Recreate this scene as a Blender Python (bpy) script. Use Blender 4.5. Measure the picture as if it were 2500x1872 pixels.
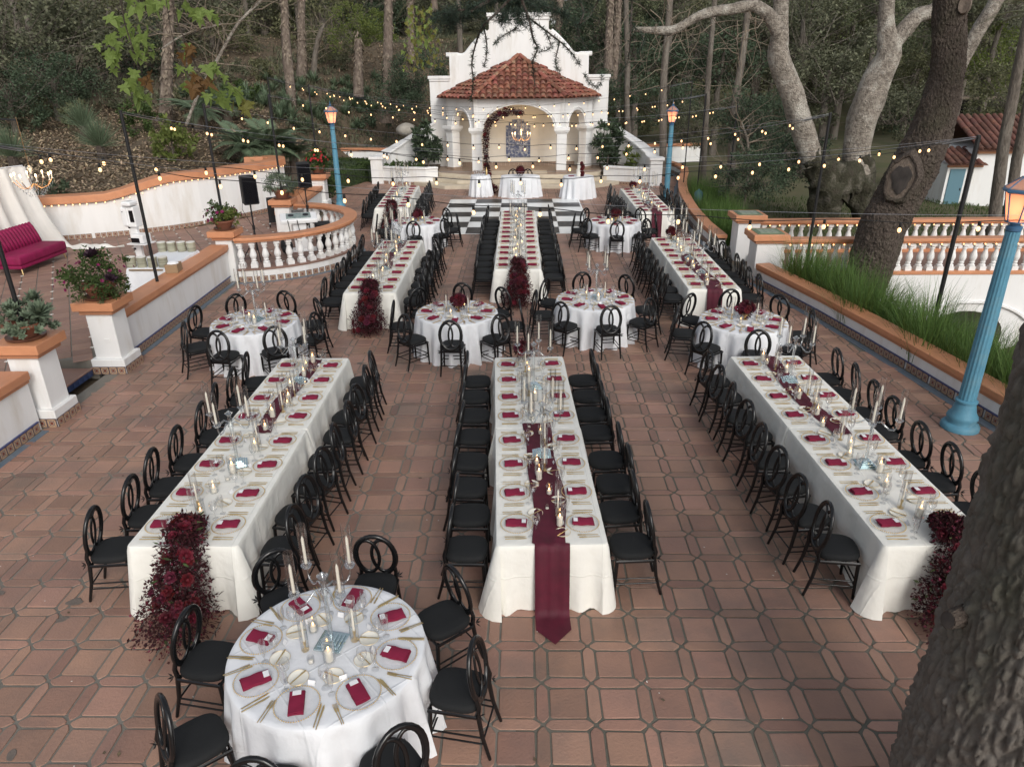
import bpy, bmesh, math, random
from math import sin, cos, pi, radians, sqrt, atan2, hypot
from mathutils import Vector, Matrix

random.seed(11)
S = bpy.context.scene
for o in list(bpy.data.objects): bpy.data.objects.remove(o)
COL = S.collection

# ------------------------------------------------------------------ camera
F_PX, CAM_H = 1741.0, 4.97
PITCH, YAW, ROLL = radians(23.85), radians(-0.99), radians(-0.56)
_f = Vector((sin(YAW)*cos(PITCH), cos(YAW)*cos(PITCH), -sin(PITCH)))
_r = Vector((cos(YAW), -sin(YAW), 0)); _u = _r.cross(_f)
RT = _r*cos(ROLL)+_u*sin(ROLL); UP = -_r*sin(ROLL)+_u*cos(ROLL); FW = _f
cam = bpy.data.cameras.new('camera'); cam.sensor_width = 36; cam.lens = 36*F_PX/2500
cam.clip_start = .05; cam.clip_end = 600
co = bpy.data.objects.new('camera', cam); COL.objects.link(co)
m = Matrix((RT, UP, -FW)).transposed().to_4x4(); m.translation = (0, 0, CAM_H); co.matrix_world = m
S.camera = co
def at(px, py, Y):
    d = RT*((px-1250)/F_PX)+UP*((936-py)/F_PX)+FW
    return Vector((0, 0, CAM_H))+d*(Y/d.y)

# ------------------------------------------------------------------ sky, sun, exposure
W = bpy.data.worlds.new('World'); S.world = W; W.use_nodes = True
nt = W.node_tree; bg = nt.nodes['Background']
sky = nt.nodes.new('ShaderNodeTexSky'); sky.sky_type = 'NISHITA'; sky.sun_disc = False
sky.sun_elevation = radians(34); sky.sun_rotation = radians(160); sky.air_density = 1.0; sky.dust_density = 3.0
hs = nt.nodes.new('ShaderNodeHueSaturation'); hs.inputs['Saturation'].default_value = .33
nt.links.new(sky.outputs[0], hs.inputs['Color']); nt.links.new(hs.outputs[0], bg.inputs[0])
bg.inputs[1].default_value = .15
sun = bpy.data.lights.new('sun', 'SUN'); sun.energy = .85; sun.angle = radians(20); sun.color = (1, .96, .9)
so = bpy.data.objects.new('sun', sun); COL.objects.link(so)
_el, _az = radians(34), radians(160)
so.rotation_euler = Vector((-sin(_az)*cos(_el), -cos(_az)*cos(_el), -sin(_el))).to_track_quat('-Z', 'Y').to_euler()
S.view_settings.view_transform = 'Standard'; S.view_settings.look = 'None'
S.view_settings.exposure = 0.16; S.view_settings.gamma = 1; S.view_settings.use_curve_mapping = False
S.cycles.max_bounces = 7; S.cycles.diffuse_bounces = 3; S.cycles.glossy_bounces = 2; S.cycles.transmission_bounces = 4
S.cycles.transparent_max_bounces = 16; S.cycles.use_denoising = True; S.cycles.sample_clamp_indirect = 4
S.cycles.caustics_reflective = False; S.cycles.caustics_refractive = False

# ------------------------------------------------------------------ materials
def srgb(r, g, b):
    f = lambda c: c/12.92 if c <= .04045 else ((c+.055)/1.055)**2.4
    return (f(r/255), f(g/255), f(b/255))
MATS = {}
def mat(name, col, rough=.6, col2=None, scale=5, bump=0, bscale=30, metal=0, spec=.4, emis=None, es=0, isl=0, obr=0, trans=0, detail=5, stretch=None, bdist=.02, wpos=False, crease=0, col3=None, scale3=1.5, ramp=(.35, .65)):
    m = bpy.data.materials.new(name); m.use_nodes = True; MATS[name] = m
    n, l = m.node_tree.nodes, m.node_tree.links
    p = n['Principled BSDF']; out = n['Material Output']
    p.inputs['Roughness'].default_value = rough; p.inputs['Metallic'].default_value = metal
    p.inputs['Specular IOR Level'].default_value = spec
    p.inputs['Base Color'].default_value = (*col, 1)
    src = None
    tc = n.new('ShaderNodeNewGeometry' if wpos else 'ShaderNodeTexCoord'); vec = tc.outputs['Position' if wpos else 'Object']
    if stretch:
        mp = n.new('ShaderNodeMapping'); mp.inputs['Scale'].default_value = stretch
        l.new(vec, mp.inputs[0]); vec = mp.outputs[0]
    def mixn(fac, a, b):
        x = n.new('ShaderNodeMix'); x.data_type = 'RGBA'
        if hasattr(fac, 'node'): l.new(fac, x.inputs[0])
        else: x.inputs[0].default_value = fac
        for v, i in ((a, 6), (b, 7)):
            if hasattr(v, 'node'): l.new(v, x.inputs[i])
            else: x.inputs[i].default_value = (*v, 1)
        return x.outputs[2]
    def noise(sc, lo, hi, det=detail):
        t = n.new('ShaderNodeTexNoise'); t.inputs['Scale'].default_value = sc; t.inputs['Detail'].default_value = det
        t.inputs['Roughness'].default_value = .6
        l.new(vec, t.inputs['Vector'])
        r = n.new('ShaderNodeMapRange'); r.inputs[1].default_value = lo; r.inputs[2].default_value = hi
        l.new(t.outputs[0], r.inputs[0]); return r.outputs[0]
    src = col
    if col2: src = mixn(noise(scale, *ramp), src, col2)
    if col3: src = mixn(noise(scale3, .5, .72, 6), src, col3)
    if isl or obr:
        if isl: g = n.new('ShaderNodeNewGeometry'); rnd = g.outputs['Random Per Island']
        else: g = n.new('ShaderNodeObjectInfo'); rnd = g.outputs['Random']
        k = isl or obr
        r = n.new('ShaderNodeMapRange'); r.inputs[3].default_value = 1-k; r.inputs[4].default_value = 1+k
        l.new(rnd, r.inputs[0])
        h = n.new('ShaderNodeHueSaturation'); l.new(r.outputs[0], h.inputs['Value'])
        r2 = n.new('ShaderNodeMapRange'); r2.inputs[3].default_value = .5-.03*k; r2.inputs[4].default_value = .5+.03*k
        w = n.new('ShaderNodeMath'); w.operation = 'MULTIPLY'; w.inputs[1].default_value = 7.31
        fr = n.new('ShaderNodeMath'); fr.operation = 'FRACT'
        l.new(rnd, w.inputs[0]); l.new(w.outputs[0], fr.inputs[0]); l.new(fr.outputs[0], r2.inputs[0]); l.new(r2.outputs[0], h.inputs['Hue'])
        if hasattr(src, 'node'): l.new(src, h.inputs['Color'])
        else: h.inputs['Color'].default_value = (*src, 1)
        src = h.outputs[0]
    if hasattr(src, 'node'): l.new(src, p.inputs['Base Color'])
    if bump:
        t = n.new('ShaderNodeTexNoise'); t.inputs['Scale'].default_value = bscale; t.inputs['Detail'].default_value = 4
        l.new(vec, t.inputs['Vector'])
        b = n.new('ShaderNodeBump'); b.inputs['Strength'].default_value = bump; b.inputs['Distance'].default_value = bdist
        l.new(t.outputs[0], b.inputs['Height']); l.new(b.outputs[0], p.inputs['Normal'])
        if crease:   # pressed fold lines in the linen
            sp = n.new('ShaderNodeSeparateXYZ'); l.new(tc.outputs[0] if wpos else tc.outputs['Object'], sp.inputs[0]); tot = None
            for ax, ofs in ((0, .13), (1, .07), (2, .2)):
                a = n.new('ShaderNodeMath'); a.operation = 'ADD'; a.inputs[1].default_value = 10*crease+ofs; l.new(sp.outputs[ax], a.inputs[0])
                q = n.new('ShaderNodeMath'); q.operation = 'PINGPONG'; q.inputs[1].default_value = crease/2; l.new(a.outputs[0], q.inputs[0])
                r_ = n.new('ShaderNodeMapRange'); r_.inputs[1].default_value = 0; r_.inputs[2].default_value = .012; r_.inputs[3].default_value = 1; r_.inputs[4].default_value = 0; l.new(q.outputs[0], r_.inputs[0])
                if tot is None: tot = r_.outputs[0]
                else:
                    s_ = n.new('ShaderNodeMath'); s_.operation = 'MAXIMUM'; l.new(tot, s_.inputs[0]); l.new(r_.outputs[0], s_.inputs[1]); tot = s_.outputs[0]
            b2 = n.new('ShaderNodeBump'); b2.inputs['Strength'].default_value = .8; b2.inputs['Distance'].default_value = .004
            l.new(tot, b2.inputs['Height']); l.new(b.outputs[0], b2.inputs['Normal']); l.new(b2.outputs[0], p.inputs['Normal'])
    if emis:
        p.inputs['Emission Color'].default_value = (*emis, 1); p.inputs['Emission Strength'].default_value = es
        m.cycles.emission_sampling = 'NONE'
    if trans:
        tr = n.new('ShaderNodeBsdfTranslucent'); mx = n.new('ShaderNodeMixShader'); mx.inputs[0].default_value = trans
        if hasattr(src, 'node'): l.new(src, tr.inputs[0])
        else: tr.inputs[0].default_value = (*src, 1)
        l.new(p.outputs[0], mx.inputs[1]); l.new(tr.outputs[0], mx.inputs[2]); l.new(mx.outputs[0], out.inputs[0])
    return m
def glassmat(name, tint=(.97, .98, .98), base=.06, rough=.03, k=.75):
    m = bpy.data.materials.new(name); m.use_nodes = True; MATS[name] = m
    n, l = m.node_tree.nodes, m.node_tree.links; n.remove(n['Principled BSDF']); out = n['Material Output']
    t = n.new('ShaderNodeBsdfTransparent'); t.inputs[0].default_value = (*tint, 1)
    g = n.new('ShaderNodeBsdfGlossy'); g.inputs[1].default_value = rough
    lw = n.new('ShaderNodeLayerWeight'); lw.inputs[0].default_value = .35
    mr = n.new('ShaderNodeMapRange'); mr.inputs[3].default_value = base; mr.inputs[4].default_value = k
    l.new(lw.outputs[1], mr.inputs[0])
    x = n.new('ShaderNodeMixShader'); l.new(mr.outputs[0], x.inputs[0]); l.new(t.outputs[0], x.inputs[1]); l.new(g.outputs[0], x.inputs[2])
    l.new(x.outputs[0], out.inputs[0]); return m

# ------------------------------------------------------------------ mesh helpers
class B:
    def __init__(s): s.v = []; s.f = []
    def add(s, v, f):
        o = len(s.v); s.v += [tuple(p) for p in v]; s.f += [tuple(i+o for i in q) for q in f]; return s
    def box(s, cx, cy, cz, sx, sy, sz, rz=0):
        c, n = cos(rz), sin(rz); V = []
        for z in (-.5, .5):
            for x, y in ((-.5, -.5), (.5, -.5), (.5, .5), (-.5, .5)):
                a, b = x*sx, y*sy; V.append((cx+a*c-b*n, cy+a*n+b*c, cz+z*sz))
        return s.add(V, [(3, 2, 1, 0), (4, 5, 6, 7), (0, 1, 5, 4), (1, 2, 6, 5), (2, 3, 7, 6), (3, 0, 4, 7)])
    def prism(s, poly, z0, z1, cap=True):
        n = len(poly); V = [(x, y, z0) for x, y in poly]+[(x, y, z1) for x, y in poly]
        Fc = [(i, (i+1) % n, n+(i+1) % n, n+i) for i in range(n)]
        if cap: Fc += [tuple(range(n-1, -1, -1)), tuple(range(n, 2*n))]
        return s.add(V, Fc)
    def lathe(s, prof, n=16, c=(0, 0, 0), cap=True, fn=None):
        V = []
        for r, z in prof:
            for i in range(n):
                a = 2*pi*i/n; rr = r if fn is None else fn(r, z, a)
                V.append((c[0]+rr*cos(a), c[1]+rr*sin(a), c[2]+z))
        Fc = []
        for j in range(len(prof)-1):
            for i in range(n): Fc.append((j*n+i, j*n+(i+1) % n, (j+1)*n+(i+1) % n, (j+1)*n+i))
        if cap:
            if prof[0][0] > 1e-6: Fc.append(tuple(range(n-1, -1, -1)))
            if prof[-1][0] > 1e-6: k = (len(prof)-1)*n; Fc.append(tuple(range(k, k+n)))
        return s.add(V, Fc)
    def tube(s, pts, rad, n=8, closed=False, flat=1.0, up=None, cap=True, nz=None):
        P = [Vector(p) for p in pts]; K = len(P)
        if not hasattr(rad, '__len__'): rad = [rad]*K
        prev = None; V = []
        for i, p in enumerate(P):
            if closed: t = P[(i+1) % K]-P[i-1]
            else: t = P[min(i+1, K-1)]-P[max(i-1, 0)]
            t.normalize()
            if up is not None: a = Vector(up)
            elif prev is not None: a = prev
            else: a = Vector((0, 0, 1)) if abs(t.z) < .9 else Vector((1, 0, 0))
            a = a-t*a.dot(t); a.normalize(); b = t.cross(a); prev = a
            for k in range(n):
                q = 2*pi*k/n; r = rad[i]
                if nz: r *= nz(i, q)
                V.append(p+a*(r*cos(q)*flat)+b*(r*sin(q)))
        Fc = []; R = K if closed else K-1
        for i in range(R):
            j = (i+1) % K
            for k in range(n): Fc.append((i*n+k, i*n+(k+1) % n, j*n+(k+1) % n, j*n+k))
        if cap and not closed: Fc += [tuple(range(n-1, -1, -1)), tuple(range((K-1)*n, K*n))]
        return s.add(V, Fc)
    def ball(s, c, r, n=10, k=6, sz=1):
        V = [(c[0], c[1], c[2]-r*sz)]
        for j in range(1, k):
            t = pi*j/k
            for i in range(n): V.append((c[0]+r*sin(t)*cos(2*pi*i/n), c[1]+r*sin(t)*sin(2*pi*i/n), c[2]-r*sz*cos(t)))
        V.append((c[0], c[1], c[2]+r*sz)); Fc = []
        for i in range(n):
            Fc.append((0, 1+(i+1) % n, 1+i))
            for j in range(k-2): a = 1+j*n; Fc.append((a+i, a+(i+1) % n, a+n+(i+1) % n, a+n+i))
            a = 1+(k-2)*n; Fc.append((a+i, a+(i+1) % n, len(V)-1))
        return s.add(V, Fc)
    def leaf(s, c, d, nrm, L, w):
        d = Vector(d).normalized(); sd = d.cross(Vector(nrm))
        if sd.length < 1e-4: sd = d.orthogonal()
        sd.normalize(); c = Vector(c)
        return s.add([c, c+d*L*.45+sd*w*.5, c+d*L, c+d*L*.45-sd*w*.5], [(0, 1, 2, 3)])
def me(b, m, smooth=None, name='m', bev=0, segs=1):
    d = bpy.data.meshes.new(name); d.from_pydata(b.v, [], b.f)
    if bev:
        bm = bmesh.new(); bm.from_mesh(d)
        bmesh.ops.remove_doubles(bm, verts=bm.verts, dist=1e-5)
        ed = [e for e in bm.edges if len(e.link_faces) == 2 and e.calc_face_angle(0) > .5]
        bmesh.ops.bevel(bm, geom=ed, offset=bev, segments=segs, affect='EDGES', profile=.5); bm.to_mesh(d); bm.free()
    if m: d.materials.append(MATS[m] if isinstance(m, str) else m)
    if smooth is not None:
        d.shade_smooth()
        if smooth < 180: d.set_sharp_from_angle(angle=radians(smooth))
    d.update(); return d
def obj(name, data, parent=None, loc=(0, 0, 0), rz=0, scale=1, rot=None):
    o = bpy.data.objects.new(name, data); COL.objects.link(o)
    o.location = loc; o.rotation_euler = rot if rot else (0, 0, rz)
    if scale != 1: o.scale = (scale,)*3 if not hasattr(scale, '__len__') else scale
    if parent: o.parent = parent
    return o
def tag(o, label, cat, group=None):
    o['label'] = label; o['category'] = cat
    if group: o['group'] = group
    return o
def struct(name, data, kind='structure', parent=None):
    o = obj(name, data, parent); o['kind'] = kind; return o
def thing(name, label, cat, loc=(0, 0, 0), rz=0, group=None, scale=1):
    return tag(obj(name, None, None, loc, rz, scale), label, cat, group)
def stamp(P, name, label, cat, loc=(0, 0, 0), rz=0, group=None, scale=1, rot=None):
    """P: list of (part name, mesh, index of parent part or None[, loc[, rot]]); one part without a name = the thing itself"""
    if P[0][0] is None:
        t = tag(obj(name, P[0][1], None, loc, rz, scale, rot), label, cat, group); rest = P[1:]
    else:
        t = tag(obj(name, None, None, loc, rz, scale, rot), label, cat, group); rest = P
    made = []
    for q in rest:
        made.append(obj(q[0], q[1], t if q[2] is None else made[q[2]], q[3] if len(q) > 3 else (0, 0, 0), 0, 1, q[4] if len(q) > 4 else None))
    return t
ORD = 'first second third fourth fifth sixth seventh eighth ninth tenth eleventh twelfth thirteenth fourteenth fifteenth sixteenth seventeenth eighteenth nineteenth twentieth'.split()
_o9 = ORD[:9]
for _t, _e in (('twenty', 'twentieth'), ('thirty', 'thirtieth'), ('forty', 'fortieth'), ('fifty', 'fiftieth'), ('sixty', 'sixtieth'), ('seventy', 'seventieth'), ('eighty', 'eightieth')): ORD += ([] if _t == 'twenty' else [_e])+[_t+'-'+w for w in _o9]
R = random.random
def U(a, b): return random.uniform(a, b)
def sstep(a, b, x):
    t = max(0, min(1, (x-a)/(b-a))); return t*t*(3-2*t)
# ------------------------------------------------------------------ palette
mat('plaster', (.80, .80, .79), .75, (.745, .745, .735), 1.6, bump=.15, bscale=14, stretch=(1, 1, .22), col3=(.655, .63, .585), scale3=2.6, wpos=True)
mat('plaster_lamplit', (.78, .75, .68), .75, (.72, .69, .62), 1.5, bump=.1, bscale=16)  # pavilion inside: the chandelier's warm light is put into the plaster colour
mat('orange', (.60, .275, .145), .45, (.53, .235, .12), 2.2, spec=.4, bump=.05, bscale=12, col3=(.47, .215, .12), scale3=1.3)
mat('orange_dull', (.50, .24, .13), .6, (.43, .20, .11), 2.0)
mat('tile', (.350, .203, .147), .46, (.28, .170, .130), 1.9, isl=.19, bump=.3, bscale=45, spec=.35, col3=(.19, .138, .115), scale3=.8)
mat('tile_one', (.350, .203, .147), .46, (.28, .170, .130), 1.9, obr=.19, bump=.3, bscale=45, spec=.35, col3=(.19, .138, .115), scale3=.8, wpos=True)
mat('tile_upper', (.27, .165, .125), .6, (.24, .15, .118), 2.5, isl=.14, spec=.3, bump=.1, bscale=40)
mat('grout', (.20, .185, .158), .9, (.15, .142, .122), 1.3, bump=.3, bscale=60, col3=(.27, .25, .215), scale3=.45)
mat('grout_olive', (.150, .140, .114), .9, (.105, .102, .083), 1.3, bump=.3, bscale=60, col3=(.15, .14, .115), scale3=.6)
mat('inset_white', (.72, .71, .66), .4)
mat('stone_step', (.60, .53, .42), .65, (.52, .45, .35), 3, bump=.1, bscale=25)
mat('stone_tile', (.33, .25, .19), .5, (.27, .20, .15), 6, isl=.15)
mat('blue_tile', (.03, .04, .10), .3, (.05, .07, .16), 9, isl=.5)
mat('blue_line', (.05, .06, .16), .35)
mat('floor_blue', (.10, .15, .20), .4, (.16, .19, .22), 7)
mat('leaf_litter', (.12, .090, .060), .95, (.065, .050, .033), 2.2, bump=.6, bscale=22, col3=(.17, .125, .075), scale3=14)
mat('lawn', (.075, .085, .035), .95, (.11, .095, .05), .6, bump=.5, bscale=30, col3=(.13, .115, .075), scale3=.35)
mat('black_iron', (.012, .012, .013), .45)
mat('gravel', (.30, .28, .25), .9, (.2, .19, .17), 30, bump=.5, bscale=40)
def skirtmat():
    m = bpy.data.materials.new('painted_tile'); m.use_nodes = True; MATS['painted_tile'] = m
    n, l = m.node_tree.nodes, m.node_tree.links; p = n['Principled BSDF']; p.inputs['Roughness'].default_value = .3
    tc = n.new('ShaderNodeTexCoord'); sp = n.new('ShaderNodeSeparateXYZ'); l.new(tc.outputs['Generated'], sp.inputs[0])
    def mth(op, a, b=None):
        x = n.new('ShaderNodeMath'); x.operation = op
        for i, v in enumerate((a, b)):
            if v is None: continue
            if hasattr(v, 'node'): l.new(v, x.inputs[i])
            else: x.inputs[i].default_value = v
        return x.outputs[0]
    u = mth('SUBTRACT', sp.outputs[0], .5); v = mth('SUBTRACT', sp.outputs[2], .5)
    r = mth('SQRT', mth('ADD', mth('MULTIPLY', u, u), mth('MULTIPLY', v, v)))
    au, av = mth('ABSOLUTE', u), mth('ABSOLUTE', v)
    dot = mth('LESS_THAN', r, .16)
    ring = mth('MULTIPLY', mth('LESS_THAN', r, .30), mth('GREATER_THAN', r, .235))
    pet = mth('LESS_THAN', mth('ABSOLUTE', mth('SUBTRACT', au, av)), .045)
    edge = mth('GREATER_THAN', mth('MAXIMUM', au, av), .44)
    def mix(f, a, b):
        x = n.new('ShaderNodeMix'); x.data_type = 'RGBA'; l.new(f, x.inputs[0])
        for q, i in ((a, 6), (b, 7)):
            if hasattr(q, 'node'): l.new(q, x.inputs[i])
            else: x.inputs[i].default_value = (*q, 1)
        return x.outputs[2]
    c = mix(pet, (.44, .30, .19), (.22, .13, .09)); c = mix(ring, c, (.10, .10, .15)); c = mix(dot, c, (.16, .04, .03)); c = mix(edge, c, (.12, .09, .10))
    l.new(c, p.inputs['Base Color']); return m
skirtmat()

# ------------------------------------------------------------------ terrain
def hgt(x, y):
    lf = sstep(7, -4, x)
    z = -.12+lf*(sstep(37, 56, y)*6.8+max(0, y-56)*.10)
    if x < -8:
        t = sstep(-8, -13, x)
        wl = 21.2+(x+14.2)*.42 if x > -14.2 else 21.2+(x+14.2)*.30
        hl = sstep(-.3, 2.2, y-wl)*1.35+max(0, y-wl-1)*.135+max(0, y-45)*.08
        near = sstep(25, 28, y)*0
        z = z*(1-t)+t*max(hl, z if y > 36 else -.1)
    if x > 6:
        t = sstep(6.9, 8.4, x)
        z = z*(1-t)+t*(-.35)
        z -= t*1.15*sstep(24, 20.8, y)*sstep(3, 9, y)
        z -= t*.75*math.exp(-((x-11.5)/2.0)**2)*sstep(23, 20, y)
        z += sstep(62, 100, y)*9*t
    z += sstep(75, 130, y)*10*(1-lf)+(sin(x*.7)*cos(y*.53)*.12 if y > 34 or x < -15 or x > 17 else 0)
    return z
def terrain():
    xs = [-95+i*2.5 for i in range(24)]+[-35+i*.8 for i in range(88)]+[35.5+i*2.5 for i in range(26)]
    ys = [-14+i*2 for i in range(14)]+[14+i*.7 for i in range(70)]+[63+i*2.6 for i in range(30)]
    v = []; nx = len(xs)
    for y in ys:
        for x in xs:
            z = hgt(x, y)
            if -18 < x < 7 and -5 < y < 37 and not (x < -9 and y > 21.0+max(0, (x+14.2)*.42)): z = -.14
            v.append((x, y, z))
    f = [(j*nx+i, j*nx+i+1, (j+1)*nx+i+1, (j+1)*nx+i) for j in range(len(ys)-1) for i in range(nx-1)]
    d = bpy.data.meshes.new('ground'); d.from_pydata(v, [], f); d.materials.append(MATS['leaf_litter']); d.materials.append(MATS['lawn'])
    for p in d.polygons:
        c = p.center; p.material_index = 1 if (c.x > 6.5 and c.y > 21.5) or c.y > 57 else 0
    d.shade_smooth(); o = obj('ground', d); o['kind'] = 'structure'; return o
terrain()

# ------------------------------------------------------------------ patio paving: square tiles with picket tiles between them
RW = [(7.55, 6.0), (7.30, 8.0), (7.05, 9.9), (6.80, 11.84), (6.60, 13.2), (6.36, 14.65), (6.05, 16.2), (5.80, 17.4)]
RW2 = [(5.62, 20.7), (5.62, 22.5), (5.71, 24.2), (5.80, 25.4), (5.93, 26.6), (6.2, 28.8), (6.52, 30.6), (6.92, 32.5), (7.40, 34.4), (7.70, 36.0), (7.65, 37.5), (7.40, 38.6)]
def right_edge(y):
    L = RW+RW2
    for (x0, y0), (x1, y1) in zip(L, L[1:]):
        if y0 <= y <= y1: return x0+(x1-x0)*(y-y0)/(y1-y0)
    return L[0][0] if y < L[0][1] else L[-1][0]
BC, BR = (-7.45, 20.35), 2.62
def on_patio(x, y):
    if y < .2 or y > 36.5 or x > right_edge(y)-.02: return False
    if y < 18.1: return x > -7.40
    if y < 22.9: return hypot(x-BC[0], y-BC[1]) > BR and x > -7.4
    if y < 29.3: return x > -7.55
    return x > -7.55-(y-29.3)*.55
PIT = .44; NX0, NY0 = .154, .295
b = B(); b.add([(-12, -1, -.012), (9, -1, -.012), (9, 37, -.012), (-12, 37, -.012)], [(0, 1, 2, 3)])
# clipped to the patio by the walls round it; the base bed lies just above the ground sheet
bed = []
ys = [i*.5 for i in range(0, 74)]
left = lambda y: -7.5 if y < 29.3 else -7.6-(y-29.3)*.55
bv = []; bf = []
for i, y in enumerate(ys): bv += [(left(y), y, -.006), (right_edge(y)+.05, y, -.006)]
for i in range(len(ys)-1): bf.append((2*i, 2*i+1, 2*i+3, 2*i+2))
bv = []; bf = []
for i, y in enumerate(ys): bv += [(left(y), y, .003), (-.07, y, .003), (right_edge(y)+.05, y, .003)]
for i in range(len(ys)-1): bf += [(3*i, 3*i+1, 3*i+4, 3*i+3), (3*i+1, 3*i+2, 3*i+5, 3*i+4)]
fm = me(B().add(bv, bf), 'grout'); fm.materials.append(MATS['grout_olive'])
for q in fm.polygons: q.material_index = q.index % 2
pav = struct('patio_floor', fm)
def tile_poly(kind):
    if kind == 's': h = .1515; c = h-.012; return [(-h, -c), (-c, -h), (c, -h), (h, -c), (h, c), (c, h), (-c, h), (-h, c)]
    L, s, w = .198, .138, .0505
    P = [(-L, .010), (-L, -.010), (-s-.022, -.041), (-s, -w), (s, -w), (s+.022, -.041), (L, -.010), (L, .010), (s+.022, .041), (s, w), (-s, w), (-s-.022, .041)]
    return P if kind == 'h' else [(-y, x) for x, y in P]
def tile_geo(bb, kind, cx, cy, jit=.004):
    P = tile_poly(kind); n = len(P); dz = U(-.003, .003); tx, ty = U(-.012, .012), U(-.012, .012)
    P = [(x+U(-jit, jit), y+U(-jit, jit)) for x, y in P]; V = []
    for s, z in ((1.0, 0), (.985, .0085), (.955, .011)):
        V += [(cx+x*s, cy+y*s, z+dz*(z > 0)+(x*tx+y*ty)*(z > 0)) for x, y in P]
    Fc = [tuple(range(2*n, 3*n))]
    for k in (0, n):
        for i in range(n): j = (i+1) % n; Fc.append((k+i, k+j, k+n+j, k+n+i))
    bb.add(V, Fc)
cells = []
for i in range(-24, 20):
    for j in range(0, 83):
        x, y = NX0+i*PIT, NY0+j*PIT
        for kind, cx, cy in (('s', x+PIT/2, y+PIT/2), ('h', x+PIT/2, y), ('v', x, y+PIT/2)):
            if on_patio(cx+.1, cy) and on_patio(cx-.1, cy): cells.append((cy, kind, cx, cy))
def vis(cx, cy):
    d = Vector((cx, cy, -CAM_H)); dep = d.dot(FW)
    if dep < .5: return False
    return abs(d.dot(RT)/dep*F_PX) < 1275 and abs(d.dot(UP)/dep*F_PX) < 960
cells.sort(); rest = B(); cnt = {'s': 0, 'p': 0}
for _, kind, cx, cy in cells:
    g = 's' if kind == 's' else 'p'
    if vis(cx, cy) and cnt[g] < 298:
        cnt[g] += 1; bb = B(); tile_geo(bb, kind, 0, 0)
        obj('square_tile' if g == 's' else 'picket_tile', me(bb, 'tile_one'), pav, (cx, cy, 0))
    else: tile_geo(rest, kind, cx, cy)
struct('paving_tiles', me(rest, 'tile'), 'stuff', pav)
# old mortar repairs and stains with shapes of their own
mat('mortar_patch', (.165, .135, .115), .9, (.13, .11, .095), 12, bump=.2, bscale=60)
mat('rust_patch', (.30, .085, .025), .7, (.2, .06, .02), 9)
for k in range(60):
    x, y = U(-6.5, 1) if R() < .7 else U(-1, 6), 2+R()**1.5*15
    if not on_patio(x, y): continue
    bb = B(); n = 14; a0 = R()*6; rx, ry = U(.03, .10), U(.02, .07)
    P = [(rx*cos(2*pi*i/n)*U(.75, 1.15), ry*sin(2*pi*i/n)*U(.75, 1.15)) for i in range(n)]
    P = [(px*cos(a0)-py*sin(a0), px*sin(a0)+py*cos(a0)) for px, py in P]
    bb.add([(*p, 0) for p in P]+[(p[0]*.92, p[1]*.92, .0025) for p in P], [tuple(range(n, 2*n))]+[(i, (i+1) % n, n+(i+1) % n, n+i) for i in range(n)])
    obj('mortar_patch', me(bb, 'rust_patch' if k == 3 else 'mortar_patch'), pav, (x, y, .0125))

lb = B(); random.seed(19)
for _ in range(260):
    x, y = U(-7, 7), 2+R()**1.5*24
    if on_patio(x, y): lb.leaf((x, y, .017), Vector((U(-1, 1), U(-1, 1), U(0, .15))), Vector((0, 0, 1)), U(.012, .03), .012)
struct('fallen_petals', me(lb, 'card' if 'card' in MATS else 'inset_white'), 'stuff', pav)
lb = B()
for _ in range(90):
    x, y = U(-7, 7), 2+R()**1.3*20
    if on_patio(x, y): lb.leaf((x, y, .017), Vector((U(-1, 1), U(-1, 1), U(0, .2))), Vector((U(-.3, .3), U(-.3, .3), 1)), U(.03, .07), .03)
struct('fallen_leaves', me(lb, 'leaf_litter'), 'stuff', pav)
# ------------------------------------------------------------------ walls
def offset(pts, d):
    out = []
    for i in range(len(pts)):
        a = Vector(pts[max(i-1, 0)]); c = Vector(pts[min(i+1, len(pts)-1)]); t = (c-a).normalized()
        out.append((pts[i][0]-t.y*d, pts[i][1]+t.x*d))
    return out
def ribbon(bb, pts, d0, d1, zb, zt):
    A, C = offset(pts, d0), offset(pts, d1); n = len(pts)
    zb = zb if hasattr(zb, '__len__') else [zb]*n; zt = zt if hasattr(zt, '__len__') else [zt]*n
    V = []
    for i in range(n): V += [(*A[i], zb[i]), (*C[i], zb[i]), (*C[i], zt[i]), (*A[i], zt[i])]
    Fc = []
    for i in range(n-1):
        o, q = 4*i, 4*i+4
        Fc += [(o+3, q+3, q+2, o+2), (o, o+3, o+2, o+1)[:0] or (o, q, q+3, o+3), (o+1, o+2, q+2, q+1), (o, o+1, q+1, q)]
    Fc += [(0, 3, 2, 1), (4*n-4, 4*n-3, 4*n-2, 4*n-1)]
    bb.add(V, Fc); return bb
def dens(pts, step=.4):
    out = []
    for a, c in zip(pts, pts[1:]):
        k = max(1, int(hypot(c[0]-a[0], c[1]-a[1])/step))
        out += [(a[0]+(c[0]-a[0])*i/k, a[1]+(c[1]-a[1])*i/k) for i in range(k)]
    return out+[pts[-1]]
def arc(cx, cy, r, a0, a1, n): return [(cx+r*cos(radians(a0+(a1-a0)*i/n)), cy+r*sin(radians(a0+(a1-a0)*i/n))) for i in range(n+1)]
_sk = {}
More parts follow.
